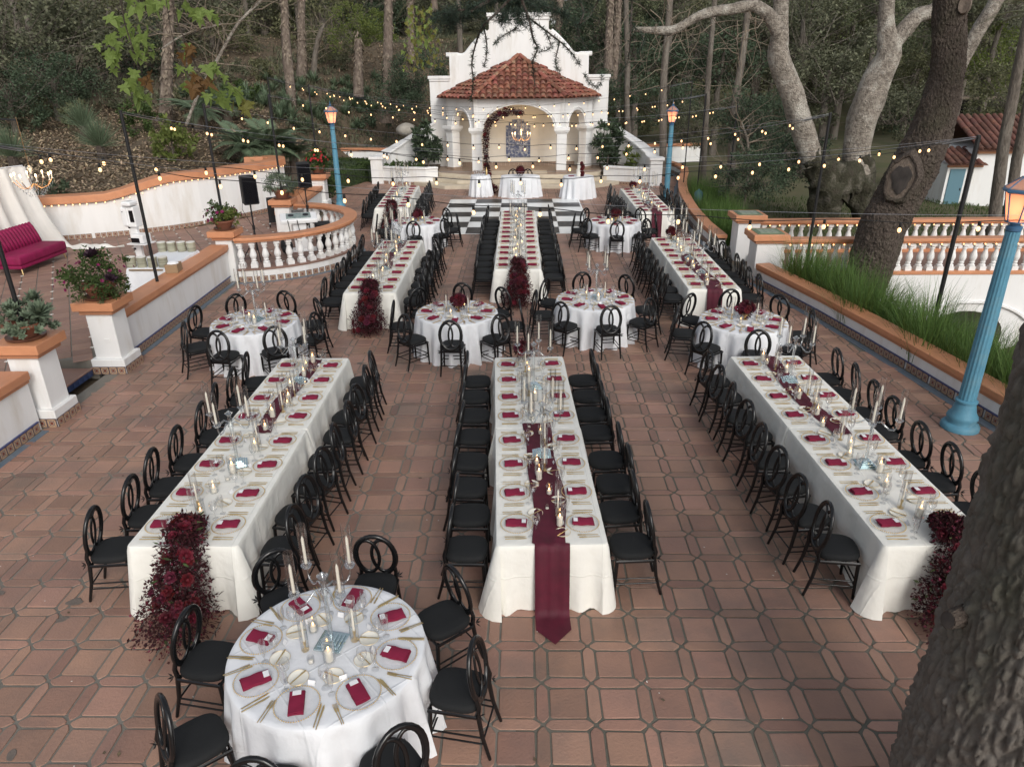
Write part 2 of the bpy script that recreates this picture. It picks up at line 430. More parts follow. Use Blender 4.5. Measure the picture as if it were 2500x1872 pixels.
def skirting(parent, pts, d, z0=0, h=.15, step=.15, mt='painted_tile'):
    """painted tiles set one by one along the foot of a wall, d in front of the path"""
    P = offset(pts, d); acc = 0.0
    if (h, mt) not in _sk: _sk[(h, mt)] = me(B().box(0, 0, h/2, step-.006, .014, h-.004), mt)
    for a, c in zip(P, P[1:]):
        L = hypot(c[0]-a[0], c[1]-a[1]); rz = atan2(c[1]-a[1], c[0]-a[0])
        s = acc
        while s+step/2 < L:
            t = (s+step/2)/L; obj('skirting_tile', _sk[(h, mt)], parent, (a[0]+(c[0]-a[0])*t, a[1]+(c[1]-a[1])*t, z0), rz); s += step
        acc = max(0, s-L)
def wall(name, label, pts, th, z0, z1, cap=.13, over=.07, cat='wall', side=1, capmat='orange', ledge=True):
    """pts = the face towards the patio; thickness goes to the left of travel when side=1"""
    n = len(pts); zt = z1 if hasattr(z1, '__len__') else [z1]*n
    bb = B(); ribbon(bb, pts, *(sorted((0, th*side))), z0, [z-cap for z in zt])
    o = tag(obj(name, me(bb, 'plaster')), label, cat)
    lo, hi = sorted((-over*side, (th+over)*side))
    c = B(); ribbon(c, pts, lo, hi, [z-cap for z in zt], zt)
    obj('wall_cap', me(c, capmat, bev=.012, segs=2), o)
    if ledge:
        lo, hi = sorted((-over*.45*side, (th+over*.45)*side)); c = B(); ribbon(c, pts, lo, hi, [z-cap-.055 for z in zt], [z-cap-.001 for z in zt])
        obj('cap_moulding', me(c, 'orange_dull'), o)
    return o
def pillar(label, x, y, s, z0, z1, rz=0, capmat='orange', plinth=True):
    t = thing('wall_pillar', label, 'pillar', (x, y, 0), rz)
    obj('shaft', me(B().box(0, 0, (z0+z1-.22)/2, s, s, z1-.22-z0), 'plaster', bev=.01), t)
    if plinth: obj('plinth', me(B().box(0, 0, z0+.20, s+.14, s+.14, .16).box(0, 0, z0+.055, s+.14, s+.14, .11), 'plaster', bev=.012), t)
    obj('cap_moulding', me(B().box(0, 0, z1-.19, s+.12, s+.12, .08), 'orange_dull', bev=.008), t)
    obj('cap_slab', me(B().box(0, 0, z1-.075, s+.26, s+.26, .15), capmat, bev=.012, segs=2), t)
    return t
TZ = .28   # upper terrace level
# left boundary wall between patio and terrace
w1 = wall('boundary_wall', 'short white wall with orange cap at left picture edge', [(-7.32, 5.0), (-7.33, 9.55)], .30, 0, .97, side=1)
skirting(w1, [(-7.32, 5.0), (-7.33, 9.5)], -.012)
w2 = wall('boundary_wall', 'white wall with sloping-looking orange cap beside photo booth table', [(-7.40, 12.35), (-7.50, 17.75)], .30, 0, .97)
skirting(w2, [(-7.40, 12.4), (-7.50, 17.7)], -.012)
for w_, P in ((w1, [(-7.32, 5.0), (-7.33, 9.5)]), (w2, [(-7.40, 12.4), (-7.50, 17.7)])):
    bb = B(); ribbon(bb, P, -.03, 0, .151, .168); obj('blue_trim', me(bb, 'blue_line'), w_)
    bb = B(); ribbon(bb, P, -.15, -.045, 0, .014); obj('floor_strip', me(bb, 'floor_blue'), w_)
pA = pillar('white pillar with orange cap holding the grey-green succulent pot', -7.42, 9.93, .46, 0, 1.35)
pB = pillar('white pillar with orange cap below the large petunia pot', -7.42, 12.0, .46, 0, 1.34)
pC = pillar('white pillar where the long wall meets the curved balustrade', -7.55, 18.0, .42, 0, 1.30, plinth=False)
pD = pillar('white pillar at the far end of the curved balustrade', -7.55, 22.75, .46, 0, 1.28)
pE = pillar('white pillar with orange cap by the left blue lamp post', -7.95, 28.6, .48, 0, 1.28)
for t_, x_, y_ in ((pA, -7.42, 9.93), (pB, -7.42, 12.0)):
    for q in range(4):
        for i in range(4):
            a = q*pi/2; u = -.225+i*.15; d = .31
            obj('skirting_tile', _sk[(.15, 'painted_tile')], t_, (u*cos(a)+d*sin(a), u*sin(a)-d*cos(a), 0), a)
sw = obj('switch_plate', me(B().box(0, 0, 0, .10, .012, .07), 'plaster', bev=.004), pB, (.05, -.236, .62))
w3 = wall('boundary_wall', 'short white wall with orange cap between the two far left pillars', [(-7.60, 22.98), (-7.85, 28.35)], .28, 0, .85)
# terrace floor, steps
tp = [(-7.62, 5), (-7.62, 10.25), (-8.33, 10.25), (-8.33, 11.72), (-7.64, 11.72), (-7.70, 17.6), (-7.45, 17.9)]+arc(*BC, 2.36, -88, 88, 24)+[(-7.7, 22.9), (-8.0, 26.3), (-9.0, 26.6), (-10.4, 24.3), (-12.3, 22.5), (-14.2, 21.6), (-22, 19.4), (-22, 5)]
terr = struct('terrace_floor', me(B().prism(tp, -.1, TZ-.012), 'grout'))
def pip(x, y, P):
    c = False
    for i in range(len(P)):
        (x0, y0), (x1, y1) = P[i-1], P[i]
        if (y0 > y) != (y1 > y) and x < (x1-x0)*(y-y0)/(y1-y0)+x0: c = not c
    return c
tt = B(); ins = []
ca, sa = cos(radians(31)), sin(radians(31))
for i in range(-60, 60):
    for j in range(-60, 60):
        u, v = i*.335, j*.335; x, y = -12+u*ca-v*sa, 16+u*sa+v*ca
        if x < -19 or y < 7 or not pip(x, y, tp) or not pip(x+.18, y, tp) or not pip(x-.18, y, tp): continue
        h = .158; V = []
        dz = U(-.0015, .0015)
        for s, z in ((1, -.012), (.985, 0)):
            for a, c in ((-h, -h), (h, -h), (h, h), (-h, h)): V.append((x+(a*ca-c*sa)*s, y+(a*sa+c*ca)*s, TZ+z+dz))
        tt.add(V, [(4, 5, 6, 7)]+[(k, (k+1) % 4, 4+(k+1) % 4, 4+k) for k in range(4)])
        if i % 2 == 0 and j % 2 == 0 and 8 < y: ins.append((x+.1675*(ca-sa), y+.1675*(sa+ca)))
struct('terrace_tiles', me(tt, 'tile_upper'), 'stuff', terr)
bb = B(); iv = me(B().box(0, 0, 0, .055, .055, .01), 'inset_white')
ins = [p for p in ins if vis(p[0], p[1])]
ins.sort(key=lambda p: p[0]**2+p[1]**2)
for x, y in ins[:290]: obj('inset_tile', iv, terr, (x, y, TZ+.001), radians(31+45))
# the two steps between the pots
st = struct('terrace_steps', me(B().box(-8.02, 10.97, .07, .62, 1.34, .14), 'tile_upper'))
for (x0, z0) in ((-7.71, 0), (-8.335, .14)):
    for i in range(9):
        obj('riser_tile', _sk.setdefault('rt', me(B().box(0, 0, 0, .012, .138, .105), 'blue_tile')), st, (x0+.006, 10.37+i*.15, z0+.055))
    bbx = B().tube([(x0+.0, 10.28, z0+.125), (x0+.012, 10.8, z0+.127), (x0-.008, 11.2, z0+.125), (x0, 11.66, z0+.126)], .022, 8); obj('step_nosing', me(bbx, 'tile_one', 60), st)
# curved balustrade
BAL = None
def baluster_mesh(h, w, k=1.0):
    bb = B()
    pr = [(.075, 0), (.085, .03), (.085, .06), (.05, .085), (.06, .12), (.068, .15), (.055, .19), (.075, .26), (.088, .33), (.085, .40), (.066, .50), (.047, .59), (.043, .64), (.062, .665), (.062, .70), (.05, .72), (.07, .75), (.07, .78)]
    bb.lathe([(r*k, z/.78*(h-.18)+.10) for r, z in pr], 14)
    bb.box(0, 0, .05, w, w, .10); bb.box(0, 0, h-.04, w*.85, w*.85, .08); return me(bb, 'plaster', 35)
bal = thing('balustrade', 'curved white balustrade with orange handrail in front of the DJ stand', 'balustrade')
AB = arc(*BC, 2.50, -86, 84, 44)
bb = B(); ribbon(bb, AB, -.17, .17, 0, TZ+.02); obj('base_wall', me(bb, 'plaster'), bal)
bb = B(); ribbon(bb, AB, -.19, .19, TZ+.021, TZ+.06); obj('base_coping', me(bb, 'tile_upper'), bal)
bb = B(); ribbon(bb, AB, -.14, .14, 1.00, 1.05); ribbon(bb, AB, -.185, .185, 1.052, 1.13); obj('handrail', me(bb, 'orange', bev=.015, segs=2), bal)
bm1 = baluster_mesh(1.0-TZ-.06, .17)
for i in range(25):
    a = radians(-84+i*6.85); obj('baluster', bm1, bal, (BC[0]+2.5*cos(a), BC[1]+2.5*sin(a), TZ+.06), a)
skirting(bal, arc(*BC, 2.50, -86, 60, 36), -.185)
bb = B(); ribbon(bb, AB, -.34, -.20, 0, .014); obj('floor_strip', me(bb, 'floor_blue'), bal)
# serpentine wall behind the terrace
SP = [(-22, 19.0), (-18, 20.2), (-16, 20.85), (-14.24, 21.4), (-13.2, 21.8), (-12.31, 22.23), (-11.4, 22.9), (-10.57, 23.72), (-9.9, 24.7), (-9.3, 25.8), (-8.95, 26.6), (-8.85, 27.3), (-9.05, 27.9), (-9.6, 28.3), (-10.5, 28.2)]
SPd = dens(SP, .35)
def sz(p):
    t = sstep(-12.9, -11.0, p[0]) if p[1] < 27 else 1
    return TZ+1.30+t*.42
w4 = wall('serpentine_wall', 'long white serpentine wall with lit orange cap behind the terrace', SPd, .45, 0, [sz(p) for p in SPd], cap=.22, over=.08, ledge=False)
skirting(w4, dens(SP[2:11], .5), -.012, TZ, .15, .16)
mat('fairy_bulb', (1, .6, .3), .4, emis=(1, .50, .20), es=4)
fb = me(B().ball((0, 0, 0), .018, 6, 4), 'fairy_bulb'); FP = offset(SPd, -.07); zc = [sz(p) for p in SPd]
bb = B().tube([(p[0], p[1], zc[i]-.245) for i, p in enumerate(FP)], .006, 4); fl = tag(obj('fairy_lights', me(bb, 'black_iron')), 'warm fairy lights strung under the cap of the serpentine wall', 'string lights')
acc = 0
for i in range(len(FP)-1):
    if FP[i][0] < -14.5 or FP[i][1] > 27.2: continue
    for k in range(2): t = k/2; obj('bulb', fb, fl, (FP[i][0]+(FP[i+1][0]-FP[i][0])*t, FP[i][1]+(FP[i+1][1]-FP[i][1])*t-.01, zc[i]-.25))
# right boundary walls
rw = dens(RW, .5)
w5 = wall('boundary_wall', 'long low white wall with orange cap along the right side of the patio', rw, .28, -1.6, .50, cap=.10, over=.05, side=-1)
skirting(w5, rw, .012)
bb = B(); ribbon(bb, rw, 0, .03, .151, .168); obj('blue_trim', me(bb, 'blue_line'), w5)
bb = B(); ribbon(bb, rw, .05, .20, 0, .014); obj('floor_strip', me(bb, 'floor_blue'), w5)
rw2 = dens(RW2, .4)
w6 = wall('boundary_wall', 'curving white wall with orange cap beside the right blue lamp post', rw2, .26, -.6, .50, cap=.10, over=.05, side=-1)
skirting(w6, rw2, .012)
bb = B(); ribbon(bb, rw2, .05, .20, 0, .014); obj('floor_strip', me(bb, 'floor_blue'), w6)
pF = pillar('nearer white pillar with green tiled cap at the bridge entrance', 6.12, 17.95, .62, -.4, 1.17, plinth=False)
pG = pillar('farther white pillar with green tiled cap at the bridge entrance', 6.35, 20.45, .62, -.4, 1.17, plinth=False)
mat('green_glaze', (.09, .16, .09), .3, (.13, .20, .12), 20); mat('pale_glaze', (.35, .38, .30), .35, (.2, .25, .18), 14)
for t_ in (pF, pG):
    gp = obj('cap_border', me(B().box(0, 0, 1.175, .66, .66, .012), 'green_glaze'), t_)
    for i in range(3):
        for j in range(3): obj('glazed_tile', _sk.setdefault('gt', me(B().box(0, 0, 0, .145, .145, .012), 'pale_glaze')), t_, ((i-1)*.155, (j-1)*.155, 1.184))
# bridge to the right, over the creek
def balus(label, y, x0, x1, z, flip=1):
    t = thing('balustrade', label, 'balustrade', (0, y, z))
    P = [(x0, 0), (x1, 0)]
    bb = B(); ribbon(bb, P, -.15, .15, 0, .09); obj('bottom_rail', me(bb, 'orange', bev=.01), t)
    bb = B(); ribbon(bb, P, -.12, .12, .80, .845); ribbon(bb, P, -.17, .17, .847, .93); obj('handrail', me(bb, 'orange', bev=.012, segs=2), t)
    bm = baluster_mesh(.71, .16, .95); n = int((x1-x0)/.27)
    for i in range(n): obj('baluster', bm, t, (x0+.15+i*.27, 0, .09))
    for i in range(n): obj('bulb', fb, t, (x0+.28+i*.27, -.14, .785))
    return t
nbz, fbz = .0, .02
b1 = balus('nearer white bridge balustrade behind the big dark trunk', 18.05, 6.45, 16.6, .05)
b2 = balus('farther white bridge balustrade with orange handrail', 20.45, 6.7, 17.2, .05)
br = thing('bridge', 'white plastered bridge with arched opening and moulding over creek', 'bridge')
bb = B(); F = []
ax, ar, zb = 11.6, 1.02, -2.3
outline = [(6.4, zb), (6.4, .05), (16.6, .05), (16.6, zb), (ax+ar, zb)]+[(ax+ar*cos(radians(k*10)), -1.55+.62*sin(radians(k*10))) for k in range(0, 19)]+[(ax-ar, zb)]
for y in (17.95, 20.55):
    pass
V = [(x, 17.93, z) for x, z in outline]+[(x, 20.57, z) for x, z in outline]; n = len(outline)
Fc = [tuple(range(n-1, -1, -1)), tuple(range(n, 2*n))]+[(i, (i+1) % n, n+(i+1) % n, n+i) for i in range(n)]
obj('arch_wall', me(B().add(V, Fc), 'plaster'), br)
obj('deck', me(B().box(11.5, 19.25, .055, 10.2, 2.2, .01), 'tile_upper'), br)
mp = [(ax+1.75*cos(radians(k)), 17.9, -1.62+.95*sin(radians(k))) for k in range(150, 29, -8)]
mp = [(ax-3.4, 17.9, -1.12), (ax-2.3, 17.9, -1.2)]+mp+[(ax+2.3, 17.9, -1.2), (ax+3.4, 17.9, -1.14), (16.5, 17.9, -1.14)]
obj('arch_moulding', me(B().tube(mp, .05, 6), 'plaster', 60), br)
# ------------------------------------------------------------------ furniture and tableware materials
mat('black_lacquer', (.006, .006, .0065), .22, spec=.5)
mat('black_cushion', (.0095, .0105, .0115), .85, bump=.15, bscale=120)
mat('ivory_cloth', (.81, .80, .745), .85, (.78, .77, .715), 3, bump=.5, bscale=7, bdist=.03, crease=.62)
mat('white_cloth', (.77, .785, .81), .85, (.73, .745, .77), 3, bump=.5, bscale=7, bdist=.03, crease=.55)
mat('burgundy', (.225, .009, .042), .8, (.18, .007, .034), 6, bump=.15, bscale=25)
mat('runner', (.095, .007, .022), .7, (.062, .005, .015), 5, bump=.12, bscale=30)
mat('gold', (.78, .58, .28), .38, metal=1)
mat('card', (.82, .82, .83), .6)
mat('porcelain', (.80, .78, .70), .25, spec=.5)
mat('wax', (.82, .77, .66), .5)
mat('flame', (1, .7, .35), .5, emis=(1, .55, .2), es=9)
mat('table_wood', (.25, .17, .10), .6)
glassmat('glass', (.995, .997, .997), .07, .02, .8); glassmat('charger_glass', (.995, .996, .996), .008, .25, .07); glassmat('crystal', (.93, .96, .97), .22, .02, .9)
mat('mirror_base', (.55, .66, .68), .08, metal=.85)

# ------------------------------------------------------------------ chair
def chair_proto():
    def rot(p, o=Vector((0, -.20, .47)), a=radians(-9)):
        q = Vector(p)-o; return Vector((q.x, q.y*cos(a)-q.z*sin(a), q.y*sin(a)+q.z*cos(a)))+o
    def ell(cx, cz, rx, rz, n=26, dy=0): return [rot((cx+rx*cos(2*pi*i/n), -.20+dy, cz+rz*sin(2*pi*i/n))) for i in range(n)]
    P = []
    ring = me(B().tube(ell(0, .735, .194, .254), .0235, 8, True, .85, up=(0, 1, 0)), 'black_lacquer', 180)
    ov = [me(B().tube(ell(s*.070, .735, .106, .205, 22, s*.004), .0185, 6, True, .6, up=(0, 1, 0)), 'black_lacquer', 180) for s in (-1, 1)]
    # cushion: superellipse slab with soft edges
    bb = B(); n = 28; rings = [(.93, .445), (1.0, .455), (1.02, .480), (.985, .508), (.90, .520), (.5, .526)]
    V = []; 
    for k, z in rings:
        for i in range(n):
            a = 2*pi*i/n; c, s = cos(a), sin(a); e = .62
            V.append((.198*k*(abs(c)**e)*(1 if c > 0 else -1), .212*k*(abs(s)**e)*(1 if s > 0 else -1)*(1.0 if s < 0 else 1.02)+.005, z))
    Fc = [(j*n+i, j*n+(i+1) % n, (j+1)*n+(i+1) % n, (j+1)*n+i) for j in range(len(rings)-1) for i in range(n)]+[tuple(range((len(rings)-1)*n, len(rings)*n))]
    seat = me(bb.add(V, Fc), 'black_cushion', 60)
    fr = me(B().tube([(x, y, .43) for x, y in ((-.19, -.18), (.19, -.18), (.2, .19), (-.2, .19))], .016, 6, True, 1.2), 'black_lacquer')
    P += [('seat_frame', fr, None), ('seat_cushion', seat, None), ('back_ring', ring, None), ('back_oval', ov[0], None), ('back_oval', ov[1], None)]
    for s in (-1, 1):
        P.append(('front_leg', me(B().tube([(s*.195, .20, 0), (s*.19, .19, .25), (s*.185, .185, .44)], [.014, .018, .020], 7), 'black_lacquer', 60), None))
        q = rot((s*.165, -.20, .64))
        P.append(('rear_leg', me(B().tube([(s*.185, -.285, 0), (s*.175, -.225, .22), (s*.168, -.195, .44), (s*.168, -.205, .52), q], [.014, .018, .021, .020, .017], 7), 'black_lacquer', 60), None))
    for s in (-1, 1):
        for z in (.15, .215): P.append(('stretcher', me(B().tube([(s*.192, .197, z), (s*.18, -.24+.07*(z-.15), z)], .0085, 5), 'black_lacquer', 80), None))
    for z in (.15, .215): P.append(('stretcher', me(B().tube([(-.19, .195, z), (.19, .195, z)], .0085, 5), 'black_lacquer', 80), None))
    P.append(('stretcher', me(B().tube([(-.18, -.235, .19), (.18, -.235, .19)], .0085, 5), 'black_lacquer', 80), None))
    t = B()
    for s in (-1, 1):
        c = Vector((s*.185, -.215, .455))
        for a in (.5, 2.4, 4.0, 5.4): t.leaf(c, (s*.6+cos(a)*.6, -.6, sin(a)), (0, 1, .3), .06, .018)
    P.append(('cushion_tie', me(t, 'black_cushion'), None))
    return P
CHAIR = chair_proto()
def chair(x, y, rz, label, group): return stamp(CHAIR, 'dining_chair', label, 'chair', (x, y, .012), rz, group)

# ------------------------------------------------------------------ cloths
def rect_cloth(hx, hy, h, seed, mt, joint=(0, 0), pool=0):
    rnd = random.Random(seed); peri = []; n = 0; rc = .035
    def side(x0, y0, x1, y1, nx, ny, k, e):
        L = hypot(x1-x0, y1-y0)
        for i in range(k): t = i/k; peri.append((x0+(x1-x0)*t, y0+(y1-y0)*t, nx, ny, t*L, L, e))
    C = rc
    def corner(cx, cy, a0):
        for i in range(5):
            a = radians(a0+i*22.5); peri.append((cx+C*cos(a), cy+C*sin(a), cos(a), sin(a), -1, 0, 0))
    kx, ky = 26, 60
    side(-hx+C, -hy, hx-C, -hy, 0, -1, kx, joint[0]); corner(hx-C, -hy+C, -90)
    side(hx, -hy+C, hx, hy-C, 1, 0, ky, 0); corner(hx-C, hy-C, 0)
    side(hx-C, hy, -hx+C, hy, 0, 1, kx, joint[1]); corner(-hx+C, hy-C, 90)
    side(-hx, hy-C, -hx, -hy+C, -1, 0, ky, 0); corner(-hx+C, -hy+C, 180)
    n = len(peri); ph = [rnd.uniform(0, 6) for _ in range(6)]
    levels = [(-.028, h), (0, h-.003), (.006, h-.012)]+[(None, h*(1-t)) for t in (.08, .2, .35, .5, .65, .8, .92, 1.0)]
    V = []
    for off, z in levels:
        for (x, y, nx, ny, s, L, e) in peri:
            if off is None:
                t = 1-z/h
                if s < 0: d = .012+t*.15*(1+.25*sin(ph[1]+x*9+y*3))
                else:
                    cd = min(s, L-s); w = math.exp(-(cd/.22)**2)
                    f = .5+.5*sin(s*13+ph[0]+(x+y)*1.3+1.6*sin(s*3.1+ph[2])); f = f**2.2*(.5+.5*sin(s*2.3+ph[5]))
                    d = .008+t*(.012+.085*f*(1 if not e else .15))+t*w*.10*(.55+.45*sin(s*26+ph[3]))*(0 if e else 1)
                V.append((x+nx*d, y+ny*d, max(z, .004)+(.0 if t < 1 else .012*sin(s*19+ph[4])*.5+.008)))
            elif off < 0: V.append((x+nx*off, y+ny*off, z))
            else: V.append((x+nx*off, y+ny*off, z))
    m = len(levels); Fc = [(j*n+i, j*n+(i+1) % n, (j+1)*n+(i+1) % n, (j+1)*n+i) for j in range(m-1) for i in range(n)]
    Fc.append(tuple(range(n-1, -1, -1))[::-1])
    return me(B().add(V, Fc), mt, 50)
def round_cloth(r, h, seed, mt, folds=19, flare=.17):
    rnd = random.Random(seed); p1, p2 = rnd.uniform(0, 6), rnd.uniform(0, 6); n = 132; V = []
    lev = [(r-.04, h), (r-.004, h-.002), (r+.004, h-.012)]+[(None, h*(1-t)) for t in (.08, .2, .35, .5, .65, .8, .92, 1.0)]
    for rr, z in lev:
        for i in range(n):
            a = 2*pi*i/n
            if rr is None:
                t = 1-z/h; fo = sin(a*folds+p1+.9*sin(a*3+p2)); fo = fo**.7 if fo > 0 else -(abs(fo)**1.5)*.8
                q = r+.006+t*(flare*.42)+t**.8*flare*.62*fo*(.75+.25*sin(a*2+p2))
            else: q = rr
            V.append((q*cos(a), q*sin(a), max(z, .004)+(.006*sin(a*37+p1) if z < .02 else 0)))
    Fc = [(j*n+i, j*n+(i+1) % n, (j+1)*n+(i+1) % n, (j+1)*n+i) for j in range(len(lev)-1) for i in range(n)]+[tuple(range(n))]
    return me(B().add(V, Fc), mt, 60)
HT = .77; ZT = HT+.004   # table-top height
LTB = [('table_top', me(B().box(0, 0, HT-.035, 1.03, 2.40, .03), 'table_wood'), None)]+[('leg', me(B().box(x, y, (HT-.05)/2+.006, .04, .04, HT-.06), 'black_iron'), None) for x in (-.4, .4) for y in (-1.0, 1.0)]
RTB = [('table_top', me(B().lathe([(.74, 0), (.74, .03)], 40, (0, 0, HT-.05)), 'table_wood'), None)]+[('leg', me(B().box(x, y, (HT-.05)/2+.006, .04, .04, HT-.06), 'black_iron'), None) for x in (-.35, .35) for y in (-.35, .35)]

# ------------------------------------------------------------------ tableware prototypes
def lathe_me(prof, n, mt, sm=50, cap=True): return me(B().lathe(prof, n, cap=cap), mt, sm)
bead = B()
for i in range(58):
    a = 2*pi*i/58; c = (.162*cos(a), .162*sin(a), .016); r = .0075
    bead.add([(c[0]+r, c[1], c[2]), (c[0]-r, c[1], c[2]), (c[0], c[1]+r, c[2]), (c[0], c[1]-r, c[2]), (c[0], c[1], c[2]+r), (c[0], c[1], c[2]-r)], [(0, 2, 4), (2, 1, 4), (1, 3, 4), (3, 0, 4), (2, 0, 5), (1, 2, 5), (3, 1, 5), (0, 3, 5)])
CHARGER = [(None, lathe_me([(.0, .004), (.098, .004), (.105, .0065), (.108, .010), (.150, .0135), (.158, .014), (.158, .011), (.1, .0)], 36, 'charger_glass', 40, False), None), ('beaded_rim', me(bead, 'gold', 180), None)]
def napkin_mesh(k):
    rnd = random.Random(k); bb = B(); L, w = .105, .056
    for i, (z, s) in enumerate(((0, 1), (.008, .985), (.016, .95))):
        sk = rnd.uniform(-.012, .012); V = []; nx, ny = 6, 4
        for j in range(ny+1):
            for q in range(nx+1):
                x, y = (q/nx*2-1)*L*s+sk*(j/ny), (j/ny*2-1)*w*s
                V.append((x, y, z+.004*sin(q*1.7+j+k)+(.006 if i == 2 and 0 < j < ny else 0)))
        V2 = [(x, y, z+.008) for x, y, z in V]; o = len(V); W_ = nx+1
        Fc = [(j*W_+q, j*W_+q+1, (j+1)*W_+q+1, (j+1)*W_+q) for j in range(ny) for q in range(nx)]
        T = [tuple(o+a for a in f) for f in Fc]
        bd = [q for q in range(W_)]+[j*W_+nx for j in range(1, ny+1)]+[ny*W_+q for q in range(nx-1, -1, -1)]+[j*W_ for j in range(ny-1, 0, -1)]
        S_ = [(bd[i], bd[(i+1) % len(bd)], o+bd[(i+1) % len(bd)], o+bd[i]) for i in range(len(bd))]
        bb.add(V+V2, T+S_)
    return me(bb, 'burgundy', 50)
NAP = [[(None, napkin_mesh(k), None)] for k in range(5)]
MENU = [(None, me(B().box(0, 0, 0, .042, .062, .0025), 'card'), None)]
tent = B().add([(-.028, -.016, 0), (.028, -.016, 0), (.028, 0, .038), (-.028, 0, .038), (-.028, .016, 0), (.028, .016, 0)], [(0, 1, 2, 3), (3, 2, 5, 4)])
TENT = [(None, me(tent, 'card'), None)]
fk = B(); fk.box(0, -.03, .004, .0055, .13, .004).box(0, .045, .004, .014, .03, .003)
for x in (-.006, 0, .006): fk.box(x, .082, .004, .0024, .046, .003)
FORK = [(None, me(fk, 'gold'), None)]
kn = B(); kn.box(0, -.05, .004, .006, .10, .006); kn.add([(-.006, 0, .002), (.006, 0, .002), (.009, .08, .002), (.002, .115, .002), (-.006, .1, .002), (-.006, 0, .006), (.006, 0, .006), (.009, .08, .0045), (.002, .115, .004), (-.006, .1, .004)], [(4, 3, 2, 1, 0), (5, 6, 7, 8, 9)]+[(i, (i+1) % 5, 5+(i+1) % 5, 5+i) for i in range(5)])
KNIFE = [(None, me(kn, 'gold'), None)]
BKN = [(None, me(B().box(0, 0, .004, .008, .15, .004).box(0, .055, .006, .013, .05, .002), 'gold'), None)]
BREAD = [(None, lathe_me([(.0, .005), (.048, .005), (.054, .008), (.076, .014), (.078, .012), (.05, .0)], 28, 'porcelain', 40, False), None), ('gold_rim', me(B().tube([(.0775*cos(2*pi*i/28), .0775*sin(2*pi*i/28), .0135) for i in range(28)], .0016, 4, True), 'gold'), None)]
WINE = [(None, lathe_me([(.034, .002), (.03, .004), (.006, .010), (.0042, .05), (.0042, .085), (.012, .095), (.030, .115), (.040, .145), (.040, .175), (.034, .205)], 16, 'glass', 60, False), None)]
FLUTE = [(None, lathe_me([(.030, .002), (.027, .004), (.005, .010), (.004, .05), (.012, .075), (.021, .10), (.026, .15), (.025, .215)], 14, 'glass', 60, False), None)]
# candles
def candle(bb, r, z0, z1): bb.lathe([(r, z0), (r, z1-.006), (r*.7, z1), (0, z1)], 12); return bb
def fl_mesh(z): return B().ball((0, 0, z+.018), .0075, 6, 5, 2.2)
HURR = [('glass_cylinder', lathe_me([(.0, .004), (.043, .004), (.045, .0), (.045, .20)], 18, 'glass', 60, False), None), ('candle', me(candle(B(), .030, .006, .105), 'wax', 50), None), ('flame', me(fl_mesh(.105), 'flame', 180), 1)]
HURRS = [('glass_cylinder', lathe_me([(.0, .004), (.038, .004), (.04, .0), (.04, .14)], 18, 'glass', 60, False), None), ('candle', me(candle(B(), .027, .006, .062), 'wax', 50), None), ('flame', me(fl_mesh(.062), 'flame', 180), 1)]
VOT = [('glass_cup', lathe_me([(.0, .004), (.024, .004), (.026, .0), (.028, .062)], 14, 'glass', 60, False), None), ('candle', me(candle(B(), .019, .006, .026), 'wax', 50), None)]
TAPER = [('candlestick', lathe_me([(.033, 0), (.033, .004), (.012, .014), (.008, .03), (.010, .06), (.014, .075), (.014, .10), (.0, .10)], 12, 'gold', 40), None), ('candle', me(B().lathe([(.010, .10), (.010, .30), (.0, .325)], 8), 'wax', 50), None), ('glass_chimney', lathe_me([(.036, .004), (.036, .43)], 16, 'glass', 60, False), None)]
def candelabra():
    P = []; H = .50
    base = B()
    for s, z0, z1 in ((.10, 0, .014), (.08, .015, .03), (.06, .031, .046), (.042, .047, .062)): base.box(0, 0, (z0+z1)/2, 2*s, 2*s, z1-z0)
    P.append(('crystal_base', me(base, 'mirror_base', bev=.003), None))
    P.append(('stem', lathe_me([(.02, .06), (.017, .08), (.017, H-.06), (.03, H-.045), (.03, H-.02), (.018, H), (.022, H+.04), (.016, H+.07), (.03, H+.09), (.042, H+.105), (.02, H+.115), (.01, H+.13)], 10, 'crystal', 40), None))
    for k in range(4):
        a = pi/4+k*pi/2+.2; c, s = cos(a), sin(a)
        pts = [(r*c, r*s, z) for r, z in ((.02, H), (.07, H+.015), (.11, H-.02), (.15, H-.05), (.19, H-.045), (.215, H-.005), (.22, H+.045))]
        pr = len(P); P.append(('arm', me(B().tube(pts, .0085, 7), 'crystal', 60), None))
        P.append(('candle_cup', me(B().lathe([(.012, H+.045), (.034, H+.06), (.04, H+.075), (.018, H+.08), (.016, H+.10), (.0, H+.10)], 12, (.22*c, .22*s, 0)), 'crystal', 40), pr))
        P.append(('candle', me(B().lathe([(.012, H+.09), (.0105, H+.30), (0, H+.33)], 8, (.22*c, .22*s, 0)), 'wax', 50), pr))
        P.append(('glass_chimney', me(B().lathe([(.033, H+.078), (.033, H+.42)], 14, (.22*c, .22*s, 0), cap=False), 'glass', 60), pr))
    return P
CANDELABRA = candelabra()

